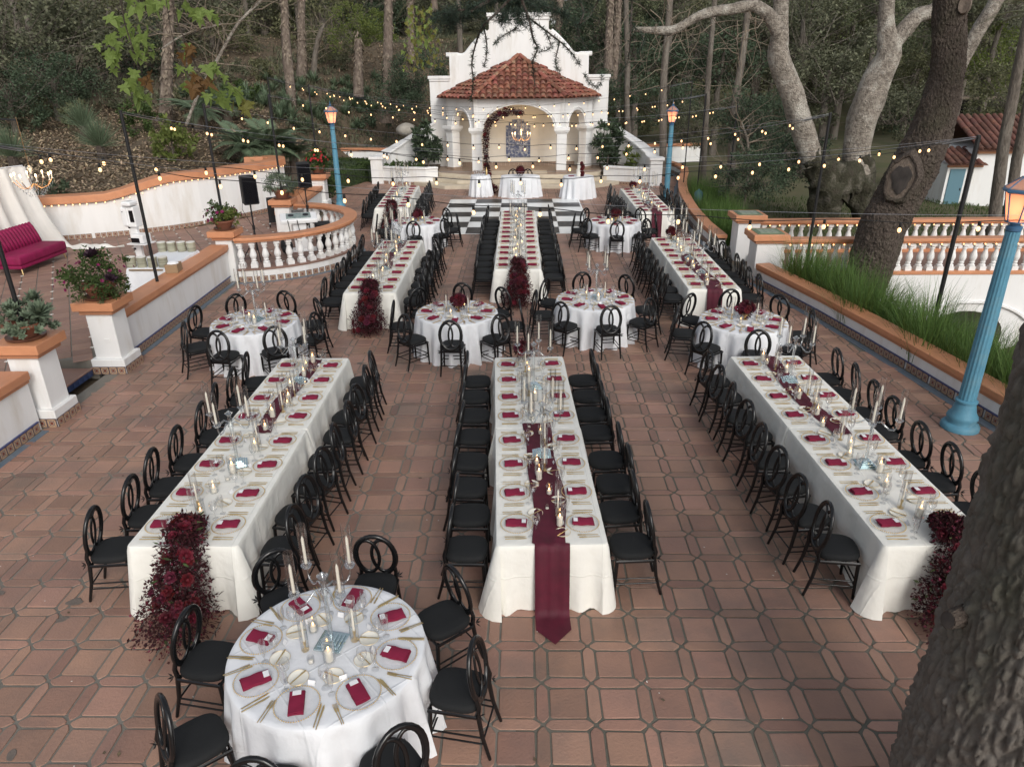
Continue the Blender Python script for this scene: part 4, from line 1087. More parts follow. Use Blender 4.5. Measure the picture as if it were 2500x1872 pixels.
# ------------------------------------------------------------------ chandeliers
mat('candle_glow', (1, .75, .4), .5, emis=(1, .62, .28), es=7); mat('gilt', (.7, .42, .22), .3, metal=1)
def chandelier(name, label, loc, s, drop, watts):
    t = thing(name, label, 'chandelier', loc, 0, None, s)
    obj('cord', me(B().tube([(0, 0, .3), (0, 0, drop)], .008, 5), 'gilt'), t)
    obj('stem', lathe_me([(.0, -.30), (.05, -.25), (.03, -.15), (.06, -.05), (.03, .05), (.035, .2), (.07, .26), (.02, .32)], 10, 'crystal', 60), t)
    for k in range(8):
        a = k*pi/4; c, q = cos(a), sin(a); r = .42
        ar = obj('arm', me(B().tube([(.03*c, .03*q, -.12), (.16*c, .16*q, -.22), (.3*c, .3*q, -.18), (r*c, r*q, -.02)], .009, 5), 'gilt', 60), t)
        obj('candle', me(B().lathe([(.04, -.02), (.012, -.01), (.012, .08), (0, .08)], 8, (r*c, r*q, 0)), 'wax', 50), ar)
        obj('flame', me(B().ball((r*c, r*q, .12), .021, 8, 6, 2), 'candle_glow', 180), ar)
    dr = B()
    for k in range(16):
        a = k*pi/8
        for j in range(6):
            r = .40-.05*j; dr.ball((r*cos(a), r*sin(a), -.10-.055*j-.02*(k % 2)), .013, 5, 4, 1.6)
    obj('crystal_drops', me(dr, 'crystal'), t)
    L_ = bpy.data.lights.new('chandelier_light', 'POINT'); L_.energy = watts; L_.color = (1, .68, .38); L_.shadow_soft_size = .25
    obj('light', L_, t, (0, 0, .25))
    return t
chandelier('chandelier', 'lit crystal chandelier hanging in the pavilion arch', (-.06, 35.6, 2.02), 1.0, 1.55, 26)
# ------------------------------------------------------------------ dance floor
mat('floor_white', (.76, .78, .77), .25, spec=.4); mat('floor_black', (.010, .011, .012), .38, spec=.2); mat('floor_trim', (.7, .72, .72), .3)
df = struct('dance_floor', me(B().prism([(-2.98, 23.3), (2.30, 23.3), (2.30, 30.0), (-2.98, 30.0)], .004, .018), 'floor_trim'))
pw, ph = 5.16/5, 6.58/7
mw, mb = me(B().box(0, 0, 0, pw-.01, ph-.01, .012), 'floor_white'), me(B().box(0, 0, 0, pw-.01, ph-.01, .012), 'floor_black')
for i in range(5):
    for j in range(7): obj('floor_panel', mw if (i+j) % 2 == 0 else mb, df, (-2.92+pw*(i+.5), 23.36+ph*(j+.5), .026))
# ------------------------------------------------------------------ small tables on the far side of the dance floor
for k, (nm, x, y, r, h) in enumerate((('drinks table', -1.78, 31.0, .40, .86), ('oval table for two', -.10, 30.75, .80, .86), ('cake table', 2.30, 30.4, .62, .87))):
    sc = (1, .62, 1) if k == 1 else 1
    stamp([(None, me(B().lathe([(r-.03, 0), (r-.03, .03)], 32, (0, 0, h-.05)), 'table_wood'), None), ('leg', me(B().tube([(0, 0, 0.02), (0, 0, h-.05)], .04, 8), 'black_iron'), None)], 'small_table', 'hidden top of the %s by pavilion steps' % nm, 'table', (x, y, .0), 0, None, sc)
    tag(obj('tablecloth', round_cloth(r, h, 60+k, 'white_cloth', 13, .17), None, (x, y, .001), 0, sc), 'white gathered cloth on the %s by pavilion steps' % nm, 'tablecloth')
for i, x in enumerate((-.42, .22)): chair(x, 31.62, pi, '%s black chair behind the oval table for two' % ('left', 'right')[i], 'chairs for two')
bouquet('low dark red bouquet on the oval table for two', -.10, 30.45, .865, 51, 1.25, False)
for i in range(12): stamp(WINE if i % 2 else FLUTE, 'drink_glass', '%s drink glass on the small drinks table' % ORD[i], 'glass', (-2.02+(i % 6)*.085, 30.85+(i//6)*.12, .863), 0, 'glasses on drinks table')
stamp([(None, lathe_me([(.04, 0), (.04, .18), (.014, .24), (.014, .31), (0, .31)], 14, 'gold', 40), None)], 'champagne_bottle', 'gold champagne bottle on the drinks table', 'bottle', (-1.52, 31.0, .863))
cake = thing('wedding_cake', 'two tier white cake with red flowers down its side', 'cake', (2.34, 30.35, .873))
obj('lower_tier', lathe_me([(.14, 0), (.14, .26), (0, .262)], 24, 'porcelain', 40), cake); obj('upper_tier', lathe_me([(.10, .262), (.10, .52), (0, .522)], 24, 'porcelain', 40), cake)
for i in range(12): obj('rose', ROSE, cake, (.09+.03*sin(i), -.10-.02*cos(i*2), .05+i*.042), 0, 1.6, (radians(80), 0, radians(20)))
stamp([(None, lathe_me([(0, 0), (.12, .005), (.13, .02), (0, .022)], 20, 'burgundy', 40), None)], 'plate', 'burgundy plate on the cake table', 'plate', (2.0, 30.35, .873))
# ------------------------------------------------------------------ asymmetrical floral arch
random.seed(77)
fa = thing('floral_arch', 'tall curved dark red floral arch left of pavilion opening', 'flowers', (0, 0, 0))
AP_ = [at(1208, 482, 31.6), at(1196, 455, 32.0), at(1190, 425, 33.0), at(1187, 390, 33.4), at(1186, 345, 33.4), at(1190, 305, 33.4), at(1212, 283, 33.5), at(1243, 271, 33.6), at(1274, 276, 33.7)]
AP_ = [Vector((p.x, p.y, max(p.z, .1))) for p in AP_]
obj('frame', me(B().tube(AP_, .02, 6), 'black_iron'), fa)
rr = [.24, .15, .12, .12, .14, .16, .17, .17, .09]
obj('foliage', me(sprays(AP_, rr, 3600, .10, .03, None, .9, -.1), 'wine_foliage'), fa); obj('blooms', me(sprays(AP_, rr, 500, .05, .04, None, .6, 0), 'wine_bloom'), fa)
for k in range(22):
    q = R()*(len(AP_)-1); i = min(int(q), len(AP_)-2); p = AP_[i].lerp(AP_[i+1], q-i); d = rv(); d.y = -abs(d.y); obj('rose', ROSE, fa, p+d*.15, 0, U(1.4, 2.4), d.to_track_quat('Z', 'Y').to_euler())
# ------------------------------------------------------------------ lamp posts
mat('lamp_blue', (.095, .27, .375), .55, (.08, .225, .32), 5, bump=.2, bscale=30, col3=(.14, .27, .33), scale3=3)
mat('lamp_blue_dark', (.07, .16, .28), .45); mat('roof_glass', (.42, .27, .21), .3, (.36, .28, .26), 6, trans=.4)
def lampglass():
    m = mat('lamp_glass', (.90, .46, .34), .4, emis=(1, .36, .16), es=.45, trans=.5); return m
lampglass(); mat('lamp_core', (1, .85, .6), .4, emis=(1, .72, .38), es=9)
def lamp(label, x, y, h, s, flut, lean=0):
    t = thing('lamp_post', label, 'lamp post', (x, y, .012))
    n = 24
    obj('base', lathe_me([(.26*s, 0), (.26*s, .05), (.235*s, .085), (.205*s, .10), (.195*s, .14), (.212*s, .18), (.20*s, .22), (.165*s, .27), (.145*s, .36), (.13*s, .42), (.15*s, .43), (.15*s, .455), (.125*s, .47)], n, 'lamp_blue', 40), t)
    z1 = h-.80
    fn = (lambda r, z, a: r*(1-.07*(.5+.5*cos(a*14)))) if flut else None
    sh = B().lathe([(.118*s, .47), (.11*s, z1*.5), (.088*s, z1)], 84 if flut else 14, fn=fn); obj('shaft', me(sh, 'lamp_blue', 50), t)
    ln = obj('lantern', me(B().lathe([(.05, z1), (.09*s, z1+.01), (.10*s, z1+.06), (.06*s, z1+.08), (.06*s, z1+.10), (.13, z1+.12), (.13, z1+.135), (0, z1+.135)], 16), 'lamp_blue_dark', 40), t)
    zb, zt, rb, rt = z1+.135, z1+.50, .125, .205
    for k in range(6):
        a0, a1 = k*pi/3+.2, (k+1)*pi/3+.2
        q = [(rb*cos(a0), rb*sin(a0), zb), (rb*cos(a1), rb*sin(a1), zb), (rt*cos(a1), rt*sin(a1), zt), (rt*cos(a0), rt*sin(a0), zt)]
        obj('pane', me(B().add(q, [(0, 1, 2, 3)]), 'lamp_glass'), ln)
        obj('bar', me(B().tube([q[0], q[3]], .010, 5), 'lamp_blue_dark'), ln)
        q = [(.235*cos(a0), .235*sin(a0), zt+.05), (.235*cos(a1), .235*sin(a1), zt+.05), (.05*cos(a1), .05*sin(a1), zt+.20), (.05*cos(a0), .05*sin(a0), zt+.20)]
        obj('roof_panel', me(B().add(q, [(0, 1, 2, 3)]), 'roof_glass'), ln); obj('roof_rib', me(B().tube([q[0], q[3]], .010, 5), 'lamp_blue_dark'), ln)
    obj('gallery', me(B().tube([(.225*cos(k*pi/3+.2), .225*sin(k*pi/3+.2), zt+.025) for k in range(6)], .028, 6, True), 'lamp_blue_dark', 40), ln)
    obj('finial', me(B().lathe([(.06, zt+.19), (.03, zt+.22), (.045, zt+.25), (.012, zt+.28), (.018, zt+.32), (.004, zt+.36), (0, zt+.48)], 10), 'lamp_blue_dark', 50), ln)
    obj('bulb', me(B().ball((0, 0, zb+.12), .045, 10, 8, 1.5), 'lamp_core', 180), ln)
    L_ = bpy.data.lights.new('lamp_light', 'POINT'); L_.energy = 2.6; L_.color = (1, .62, .36); L_.shadow_soft_size = .08; obj('light', L_, ln, (0, 0, zb+.25))
    return t
lamp('fluted blue lamp post standing near the big trunk at right', 6.5, 9.55, 3.72, 1.0, True)
lamp('plain blue lamp post behind the curved balustrade on the left', -6.97, 27.6, 3.85, .95, False)
lamp('plain blue lamp post beside the back right long table', 5.66, 28.8, 3.70, .95, False)
# ------------------------------------------------------------------ light poles and strings
mat('silver_tie', (.6, .6, .62), .3, metal=1)
POL = {}
def pole(key, label, x, y, z0, z1, r=.032, dx=0):
    t = tag(obj('light_pole', me(B().tube([(0, 0, 0), (dx, 0, z1-z0)], r, 10), 'black_iron', 60), None, (x, y, z0)), label, 'pole', 'string light poles')
    obj('end_cap', me(B().box(dx, 0, z1-z0+.01, .05, .05, .03), 'black_iron'), t); POL[key] = Vector((x+dx, y, z1-.03))
pole('P0', 'black pole rising from the succulent pot at left picture edge', -7.42, 9.93, 1.36, 4.15)
pole('P1', 'black pole standing on the wall cap by the photo booth table', -7.62, 14.35, .97, 4.28)
pole('P2', 'black pole rising from the pink petunia pot', -7.55, 18.0, 1.45, 4.24)
pole('P3', 'black pole rising from the grey leaved pot on the far pillar', -7.55, 22.75, 1.4, 4.30)
pole('P4', 'black pole rising from the red geranium pot', -7.95, 28.6, 1.4, 4.45)
p5 = at(653, 189, 36.5); pole('P5', 'farthest black pole among the agaves at left', p5.x, 36.5, hgt(p5.x, 36.5), p5.z)
pole('Q1', 'tall black pole in the grass near the bridge arch', 8.0, 13.3, -1.2, 3.80, .04)
pole('Q2', 'black pole in the grass before the bridge balustrade', 7.04, 17.5, -.9, 3.95, .036)
pole('Q3', 'black pole behind the far bridge pillar', 7.70, 27.5, -.35, 3.66)
pole('Q4', 'black pole behind the curving right wall', 7.05, 29.6, -.35, 3.98)
p6 = at(1690, 199, 31); pole('Q5', 'thin black pole just left of its neighbour behind the curving wall', p6.x, 31, -.35, p6.z, .024)
POL['X'] = Vector((9.5, 7.6, 3.55)); POL['P0b'] = POL['P0']
mat('cord_black', (.012, .012, .012), .6)
mat('bulb_glass', (.8, .5, .25), .15, emis=(1, .56, .25), es=2.4)
BULB = me(B().ball((0, 0, -.085), .0215, 10, 8, 1.35), 'bulb_glass', 180); SOCK = me(B().lathe([(.012, 0), (.017, -.012), (.017, -.05), (.012, -.055)], 8), 'cord_black', 50)
def strand(label, a, c, sag, n, i0=.06, i1=.94):
    a, c = Vector(a), Vector(c); K = 60
    f = lambda t: a.lerp(c, t)-Vector((0, 0, 4*sag*t*(1-t)-.018*sin(t*pi*n*1.0)))
    t_ = tag(obj('string_lights', me(B().tube([f(i/K) for i in range(K+1)], .0055, 5), 'cord_black')), label, 'string lights', 'festoon strings')
    g = lambda t: a.lerp(c, t)-Vector((0, 0, 3.5*sag*t*(1-t)-.03))
    obj('support_wire', me(B().tube([g(i/30) for i in range(31)], .002, 4), 'silver_tie'), t_)
    for e, q in ((0, .045), (1, .955)): obj('cable_tie', me(B().tube([f(e), f(q)], .008, 5), 'silver_tie'), t_)
    for i in range(n):
        t = i0+(i1-i0)*i/(n-1); p = f(t); s_ = obj('socket', SOCK, t_, p); obj('bulb', BULB, s_, (0, 0, 0))
def mids(a, c, py):   # sag so that the middle of the string sits at picture height py
    m_ = (POL[a]+POL[c])/2; d = Vector((m_.x, m_.y, 0)); z = at(1250+F_PX*(RT.dot(Vector((m_.x, m_.y, m_.z-CAM_H)))/FW.dot(Vector((m_.x, m_.y, m_.z-CAM_H)))), py, m_.y).z
    return m_.z-z
for key, label, a, c, py, n in (
    ('A2', 'lowest nearest string of bulbs crossing above the front tables', 'P0', 'X', 520, 19),
    ('A1', 'string of bulbs from the left edge pole to the grass pole', 'P0', 'Q1', 436, 22),
    ('B', 'string of bulbs from the wall cap pole to the grass pole', 'P1', 'Q1', 398, 21),
    ('C', 'string of bulbs from the wall cap pole to the bridge pole', 'P1', 'Q2', 383, 21),
    ('D', 'string of bulbs from the petunia pot to the bridge pole', 'P2', 'Q2', 354, 22),
    ('E', 'string of bulbs from the grey leaved pot to far bridge pole', 'P3', 'Q3', 301, 22),
    ('F', 'string of bulbs from the geranium pot to far bridge pole', 'P4', 'Q3', 298, 24),
    ('G', 'string of bulbs from the geranium pot to the curving wall pole', 'P4', 'Q4', 280, 24),
    ('H', 'string of bulbs from the agave pole to the curving wall pole', 'P5', 'Q4', 279, 26),
    ('I', 'highest farthest string of bulbs above the pavilion eaves', 'P5', 'Q5', 262, 28)):
    strand(label, POL[a], POL[c], mids(a, c, py), n)
# ------------------------------------------------------------------ potted plants on the pillars (leaves follow in the planting section)
mat('terracotta', (.22, .085, .05), .7, (.17, .065, .04), 6, bump=.1); mat('saucer_brown', (.10, .045, .03), .35)
def pot(parent, r, h):
    obj('pot', lathe_me([(r*.62, .03), (r*.95, h*.8), (r*1.06, h*.82), (r*1.06, h), (r*.92, h), (r*.88, h*.85), (0, h*.85)], 24, 'terracotta', 40), parent)
    obj('saucer', lathe_me([(r*.8, 0), (r*1.02, .015), (r*1.05, .05), (r*1.0, .05), (r*.7, .03)], 24, 'saucer_brown', 40), parent)
# ------------------------------------------------------------------ terrace things
mat('white_gloss', (.80, .80, .80), .3); mat('screen_black', (.006, .006, .008), .12); mat('speaker_black', (.010, .010, .011), .6, bump=.15, bscale=150)
mat('magenta_velvet', (.26, .006, .07), .7, (.18, .004, .045), 4, bump=.1, bscale=60); mat('chiffon', (.88, .87, .83), .8, (.85, .84, .80), 3, trans=.12)
sf = thing('sofa', 'magenta velvet channel-back sofa before the white drape', 'sofa', (-13.1, 18.1, TZ), radians(-100))
# local: x along length (towards camera = +x after turn), back along +y
def rbox(name, parent, c, s, mt, bev=.04): return obj(name, me(B().box(0, 0, 0, *s), mt, 40, bev=bev, segs=3), parent, c)
sf.location = (-12.95, 18.36, TZ); sf.rotation_euler = (0, 0, radians(88))
rbox('seat', sf, (0, 0, .36), (1.9, .78, .24), 'magenta_velvet', .06); rbox('seat_base', sf, (0, 0, .20), (1.86, .74, .09), 'magenta_velvet', .02)
for i in range(15): obj('back_channel', me(B().tube([(0, .30, .44), (0, .36, .66), (0, .44, .86), (0, .50, .95), (0, .55, .93), (0, .50, .6), (0, .44, .40)], .062, 8), 'magenta_velvet', 180), sf, (-.88+i*.126, 0, 0))
for x in (-.85, .85):
    for y in (-.3, .3): obj('leg', me(B().tube([(x, y, .16), (x*1.03, y*1.08, 0)], [.018, .011], 8), 'gold'), sf)
dr = thing('drape', 'tall white chiffon backdrop drape behind the sofa', 'drape', (0, 0, 0))
V = []; top = [(-14.45, 15.4, 2.75), (-13.95, 20.45, 2.58)]; nx, nz = 60, 14
for j in range(nz+1):
    t = j/nz
    for i in range(nx+1):
        u = i/nx; x = top[0][0]+(top[1][0]-top[0][0])*u; y = top[0][1]+(top[1][1]-top[0][1])*u; z = top[0][2]+(top[1][2]-top[0][2])*u
        fo = .10*sin(u*52+2*sin(u*9))+.05*sin(u*97+t*2); sp = t**2*.55*max(0, u-.55)*1.6
        V.append((x+fo+.15*t+sp*.6, y+sp*1.4, TZ+.01+(z-TZ)*(1-t)))
obj('cloth', me(B().add(V, [(j*(nx+1)+i, j*(nx+1)+i+1, (j+1)*(nx+1)+i+1, (j+1)*(nx+1)+i) for j in range(nz) for i in range(nx)]), 'chiffon', 180), dr)
V = []
for j in range(13):
    for i in range(25):
        u, v = i/24, j/12; w_ = .32*sin(pi*min(1, u*1.1+.05))
        V.append((-13.4+u*1.75, 20.6-u*.1+(v-.5)*w_*2+.05*sin(u*20), TZ+.012+.11*sin(pi*v)*(.5+.5*sin(u*17+v*5))*(1-u*.3)))
obj('pooled_train', me(B().add(V, [(j*25+i, j*25+i+1, (j+1)*25+i+1, (j+1)*25+i) for j in range(12) for i in range(24)]), 'chiffon', 180), dr)
obj('drape_pole', me(B().tube([(-14.47, 15.4, 2.77), (-13.97, 20.47, 2.60), (-13.97, 20.47, TZ)], .02, 8), 'white_gloss'), dr)
chandelier('chandelier', 'lit crystal chandelier hanging in front of the white drape', (-12.45, 18.5, 2.50), 1.05, 1.4, 14)
obj('chandelier_hook', me(B().tube([(-12.45, 18.5, 3.9), (-13.6, 18.9, 3.95)], .02, 6), 'black_iron'), dr)
bo = thing('photo_booth', 'white photo booth kiosk on a slim stand with black screen', 'photo booth', (-10.15, 18.55, TZ), radians(-12))
obj('post', me(B().box(0, 0, .55, .20, .10, 1.1), 'white_gloss', bev=.01), bo); obj('foot', me(B().box(0, 0, .02, .5, .45, .04), 'white_gloss', bev=.01), bo)
hd = obj('camera_head', me(B().box(0, 0, 1.26, .36, .26, .52).box(-.09, -.02, 1.26, .16, .32, .46), 'white_gloss', bev=.025, segs=2), bo)
obj('screen', me(B().box(.10, -.132, 1.28, .12, .006, .30), 'screen_black'), hd); obj('visor', me(B().box(.05, -.05, 1.60, .26, .34, .12), 'white_gloss', bev=.03), hd)
obj('lens', me(B().tube([(-.10, -.185, 1.40), (-.10, -.20, 1.40)], .012, 10), 'screen_black'), hd)
obj('printer_shelf', me(B().box(.22, -.12, .60, .55, .42, .025), 'white_gloss'), bo); pr_ = obj('printer', me(B().box(.24, -.12, .73, .36, .34, .22), 'white_gloss', bev=.02), bo)
obj('printer_panel', me(B().box(.20, -.293, .70, .24, .006, .12), 'screen_black'), pr_); obj('clamp', me(B().ball((-.10, -.06, .98), .03, 8, 6), 'screen_black'), bo); obj('knob', me(B().ball((-.06, -.07, .42), .03, 8, 6), 'screen_black'), bo)
stamp([('table_top', me(B().box(0, 0, .72, .74, 1.80, .03), 'table_wood'), None)]+[('leg', me(B().box(x, y, .35, .04, .04, .70), 'black_iron'), None) for x in (-.3, .3) for y in (-.8, .8)], 'side_table', 'folding table under white cloth beside the photo booth', 'table', (-8.25, 16.05, TZ), radians(0))
tag(obj('tablecloth', rect_cloth(.44, .86, .75, 91, 'white_cloth'), None, (-8.25, 16.05, TZ+.002), 0), 'white cloth on the photo booth table beside the wall', 'tablecloth')
mat('book_edge', (.42, .36, .26), .7, (.30, .34, .27), 40, obr=.2, stretch=(.1, .1, 9)); mat('book_cover', (.74, .72, .66), .6)
kk = 0
for row, y in enumerate((15.32, 16.78)):
    for i in range(4):
        s_ = thing('book_stack', '%s stack of round paper fans in the %s row on booth table' % (ORD[i], ('near', 'far')[row]), 'stack', (-8.62+i*.235, y, TZ+.757), R(), 'stacks on booth table')
        for q in range(9): obj('paper_fan', _sk.setdefault('pf', lathe_me([(.098, 0), (.10, .004), (.10, .017), (.098, .021), (0, .021)], 20, 'book_edge', 40)), s_, (U(-.004, .004), U(-.004, .004), q*.0235))
        obj('paper_fan', _sk.setdefault('pft', lathe_me([(.098, 0), (.10, .004), (.10, .012), (0, .014)], 20, 'book_cover', 40)), s_, (0, 0, 9*.0235))
cb = thing('cardboard_box', 'small open cardboard box on the wall cap beside pole', 'box', (-7.62, 15.15, .972), radians(8))
mat('cardboard', (.32, .22, .13), .8)
obj('carton', me(B().box(0, 0, .09, .26, .34, .18), 'cardboard', bev=.004), cb); obj('paper_filling', me(B().ball((0, 0, .17), .13, 8, 6, .5), 'card'), cb)
# speakers on tripods, DJ stand, cart
def speaker(label, x, y, rz, zc):
    t = thing('loudspeaker', label, 'loudspeaker', (x, y, TZ), rz)
    obj('cabinet', me(B().add([(-.20, -.20, zc-.36), (.20, -.20, zc-.36), (.16, .18, zc-.36), (-.16, .18, zc-.36), (-.20, -.18, zc+.36), (.20, -.18, zc+.36), (.16, .16, zc+.36), (-.16, .16, zc+.36)], [(3, 2, 1, 0), (4, 5, 6, 7), (0, 1, 5, 4), (1, 2, 6, 5), (2, 3, 7, 6), (3, 0, 4, 7)]), 'speaker_black', bev=.02), t)
    obj('grille', me(B().box(0, -.205, zc, .34, .012, .64), 'screen_black'), t); obj('pole', me(B().tube([(0, 0, .25), (0, 0, zc-.34)], .02, 8), 'black_iron'), t); obj('collar', me(B().tube([(0, 0, .8), (0, 0, .92)], .032, 8), 'black_iron'), t)
    for k in range(3): a = k*2.09+.4; obj('leg', me(B().tube([(0, 0, .62), (.42*cos(a), .42*sin(a), .01)], .014, 6), 'black_iron'), t)
    obj('cable', me(B().tube([(-.15, .1, zc-.2), (-.2, .1, zc-.5), (-.03, .02, .9), (-.03, .02, .05), (-.5, .3, .012)], .007, 5), 'black_iron', 180), t)
speaker('black loudspeaker on tripod behind the curved balustrade, nearer one', -7.18, 19.0, radians(35), 1.84)
speaker('black loudspeaker on tripod beyond the DJ stand, farther one', -6.58, 22.0, radians(25), 1.82)
dj = thing('dj_stand', 'white tilted DJ facade stand inside the curved balustrade', 'dj stand', (-6.28, 20.05, TZ), radians(18))
obj('column', me(B().box(0, 0, .42, .36, .30, .84), 'white_gloss', bev=.01), dj); obj('foot', me(B().box(0, 0, .015, .8, .5, .03), 'white_gloss', bev=.01), dj)
tpm = obj('table_tray', me(B().box(0, 0, 0, 1.0, .55, .11), 'white_gloss', bev=.015), dj, (0, 0, .90), 0, 1, (radians(12), 0, 0))
mat('controller', (.30, .34, .33), .4, (.10, .16, .15), 14); obj('mixer', me(B().box(0, .02, .065, .66, .34, .03), 'controller', bev=.005), tpm)
for x in (-.2, .2): obj('jog_wheel', me(B().lathe([(.08, .08), (.08, .095), (0, .095)], 16, (x, .02, 0)), 'screen_black', 40), tpm)
obj('laptop', me(B().box(0, .22, .16, .34, .012, .2), 'screen_black'), tpm, (0, 0, 0), 0, 1, (radians(-28), 0, 0)); obj('antenna', me(B().tube([(.3, .2, .06), (.31, .22, .32)], .004, 4), 'black_iron'), tpm)
for x in (-.3, -.05): obj('cable', me(B().tube([(x, -.28, .9), (x+.03, -.30, .62), (x-.02, -.26, .5)], .012, 5), 'black_iron', 180), dj)
sb = thing('subwoofer', 'black subwoofer cabinet behind the DJ stand', 'loudspeaker', (-5.72, 20.35, TZ), radians(15)); obj('cabinet', me(B().box(0, 0, .36, .42, .45, .72), 'speaker_black', bev=.015), sb); obj('grille', me(B().box(0, -.228, .36, .36, .01, .64), 'screen_black'), sb)
bg_ = thing('backpack', 'black bag on the floor in front of the DJ stand', 'bag', (-6.55, 19.55, TZ)); obj('body', me(B().ball((0, 0, .24), .17, 12, 8, 1.4), 'speaker_black', 180), bg_); obj('pocket', me(B().ball((0, -.12, .16), .10, 10, 7, 1.1), 'speaker_black', 180), bg_)
ct = thing('hand_cart', 'black folding hand cart leaning by the far pillar', 'cart', (-8.1, 23.3, TZ), radians(20)); obj('frame', me(B().box(0, 0, .55, .32, .14, .8), 'speaker_black', bev=.02), ct)
for s_ in (-.17, .17): w_ = obj('wheel', me(B().tube([(s_, -.02, .10), (s_+.04, -.02, .10)], .10, 14), 'screen_black'), ct)
obj('axle', me(B().tube([(-.18, -.02, .10), (.18, -.02, .10)], .012, 6), 'black_iron'), ct)
from mathutils import noise as NZ
random.seed(9)
# ------------------------------------------------------------------ plant materials
def leafm(n, c, k=.35, t=.3): mat(n, c, .6, isl=k, trans=t, spec=.3)
leafm('leaf_oak', (.125, .132, .082), .55); leafm('leaf_olive', (.14, .145, .075), .5); leafm('leaf_bright', (.16, .20, .055), .3, .45); leafm('leaf_deep', (.068, .098, .058), .45)
leafm('leaf_syc', (.20, .28, .075), .25, .45); leafm('leaf_brown', (.15, .085, .030), .35, .3); leafm('leaf_yellow', (.19, .19, .05), .25, .4); leafm('needle', (.038, .058, .040), .35, .1)
leafm('leaf_grey', (.14, .18, .12), .3, .1); leafm('leaf_agave', (.12, .165, .10), .3, .15); leafm('grass_blade', (.095, .165, .040), .4, .3); leafm('hedge_leaf', (.060, .095, .028), .35); leafm('petunia', (.17, .010, .07), .4, .2); leafm('geranium', (.40, .02, .03), .3, .2); leafm('dark_rosette', (.035, .015, .028), .3, .1); leafm('twig_dry', (.20, .16, .12), .3, .0)
mat('bark_grey', (.17, .145, .12), .9, (.10, .085, .07), 9, bump=1, bscale=20, bdist=.06, stretch=(1, 1, .35), col3=(.22, .20, .17), scale3=2)
mat('bark_dark', (.055, .041, .033), .95, (.105, .083, .068), 22, bump=1, bscale=26, bdist=.07, stretch=(1, 1, .6), col3=(.05, .045, .028), scale3=1.4, detail=9)
mat('bark_pale', (.35, .31, .26), .9, (.17, .145, .12), 9, bump=1, bscale=22, bdist=.1, col3=(.52, .49, .43), scale3=2.4, ramp=(.40, .62), detail=10)
mat('bark_moss', (.046, .038, .028), .95, (.028, .033, .013), 2.2, bump=1, bscale=14, bdist=.08, col3=(.15, .13, .11), scale3=2.2)
mat('bark_palm', (.20, .16, .13), .95, (.10, .075, .06), 9, bump=1, bscale=18, stretch=(1, 1, .5), col3=(.30, .25, .20), scale3=6)
mat('bark_near', (.160, .143, .125), .95, (.108, .095, .082), 14, bump=.7, bscale=26, stretch=(1, 1, .5), col3=(.075, .076, .055), scale3=1.3)
mat('wood_cut', (.19, .15, .12), .85, (.12, .092, .072), 6, bump=.6, bdist=.05); mat('wood_dark', (.028, .024, .022), .9, (.06, .05, .045), 5)
def radm(p, px): return px*(p-Vector((0, 0, CAM_H))).dot(FW)/F_PX
def smooth(P, k=4):
    out = []
    for i in range(len(P)-1):
        a, c, d, e = P[max(i-1, 0)], P[i], P[i+1], P[min(i+2, len(P)-1)]
        for j in range(k):
            t = j/k; out.append(tuple(.5*((2*c[q])+(-a[q]+d[q])*t+(2*a[q]-5*c[q]+4*d[q]-e[q])*t*t+(-a[q]+3*c[q]-3*d[q]+e[q])*t**3) for q in range(len(c))))
    return out+[P[-1]]
def limb(bb, P, Y, n=14, rough=.06, dy=0, k=4, bark=0, bf=3.0, bz=.25):
    """P: (photo x, photo y, half width in px) at depth Y -> real trunk with bumps"""
    Q = smooth(P, k); pts = []; rad = []
    for i, (x, y, r) in enumerate(Q):
        p = at(x, y, Y+dy*i/len(Q)); pts.append(p); rad.append(radm(p, r))
    ph = R()*9
    def nzf(i, q):
        r = 1+rough*sin(q*3+i*.9*4/k+ph)+rough*.7*sin(q*5-i*1.7*4/k+ph*2)
        if bark:
            d = NZ.voronoi((cos(q)*bf, sin(q)*bf, i*bz))[0]; r += bark*(min(1, (d[1]-d[0])*2.2)-.5)+bark*.5*NZ.noise((cos(q)*bf*3, sin(q)*bf*3, i*bz*3))
        return r
    bb.tube(pts, rad, n, nz=nzf); return pts
def crown(n, rx, ry, rz, L, w, clusters, seed, hang=-.15, bb=None, c=(0, 0, 0)):
    random.seed(seed); bb = bb or B(); cs = []
    for _ in range(clusters):
        d = rv()*(R()**.35); cs.append((Vector((c[0]+d.x*rx, c[1]+d.y*ry, c[2]+d.z*rz)), U(.16, .34)*min(rx, rz)))
    for _ in range(n):
        q, r = cs[int(R()*clusters)]; p = q+rv()*r*(R()**.45)
        bb.leaf(p, rv()+Vector((0, 0, hang)), rv(), L*U(.6, 1.4), w*U(.6, 1.4))
    return bb
def twigs(n, rx, rz, seed, r=.012, c=(0, 0, 0)):
    random.seed(seed); bb = B()
    for _ in range(n):
        p = Vector((c[0]+U(-.3, .3)*rx, c[1]+U(-.3, .3)*rx, c[2]-rz*.5)); d = Vector((U(-1, 1), U(-1, 1), U(.2, 1))).normalized(); P = [p]
        for k in range(5): d = (d+rv()*.35).normalized(); p = p+d*rx*.3; P.append(p)
        bb.tube(P, [r*3, r*2.2, r*1.6, r*1.1, r*.8, r*.5], 4, cap=False)
    return bb
leafm('leaf_hazed', (.17, .175, .12), .4); leafm('leaf_hazed2', (.15, .17, .095), .4)  # distance haze painted in as paler leaf colours
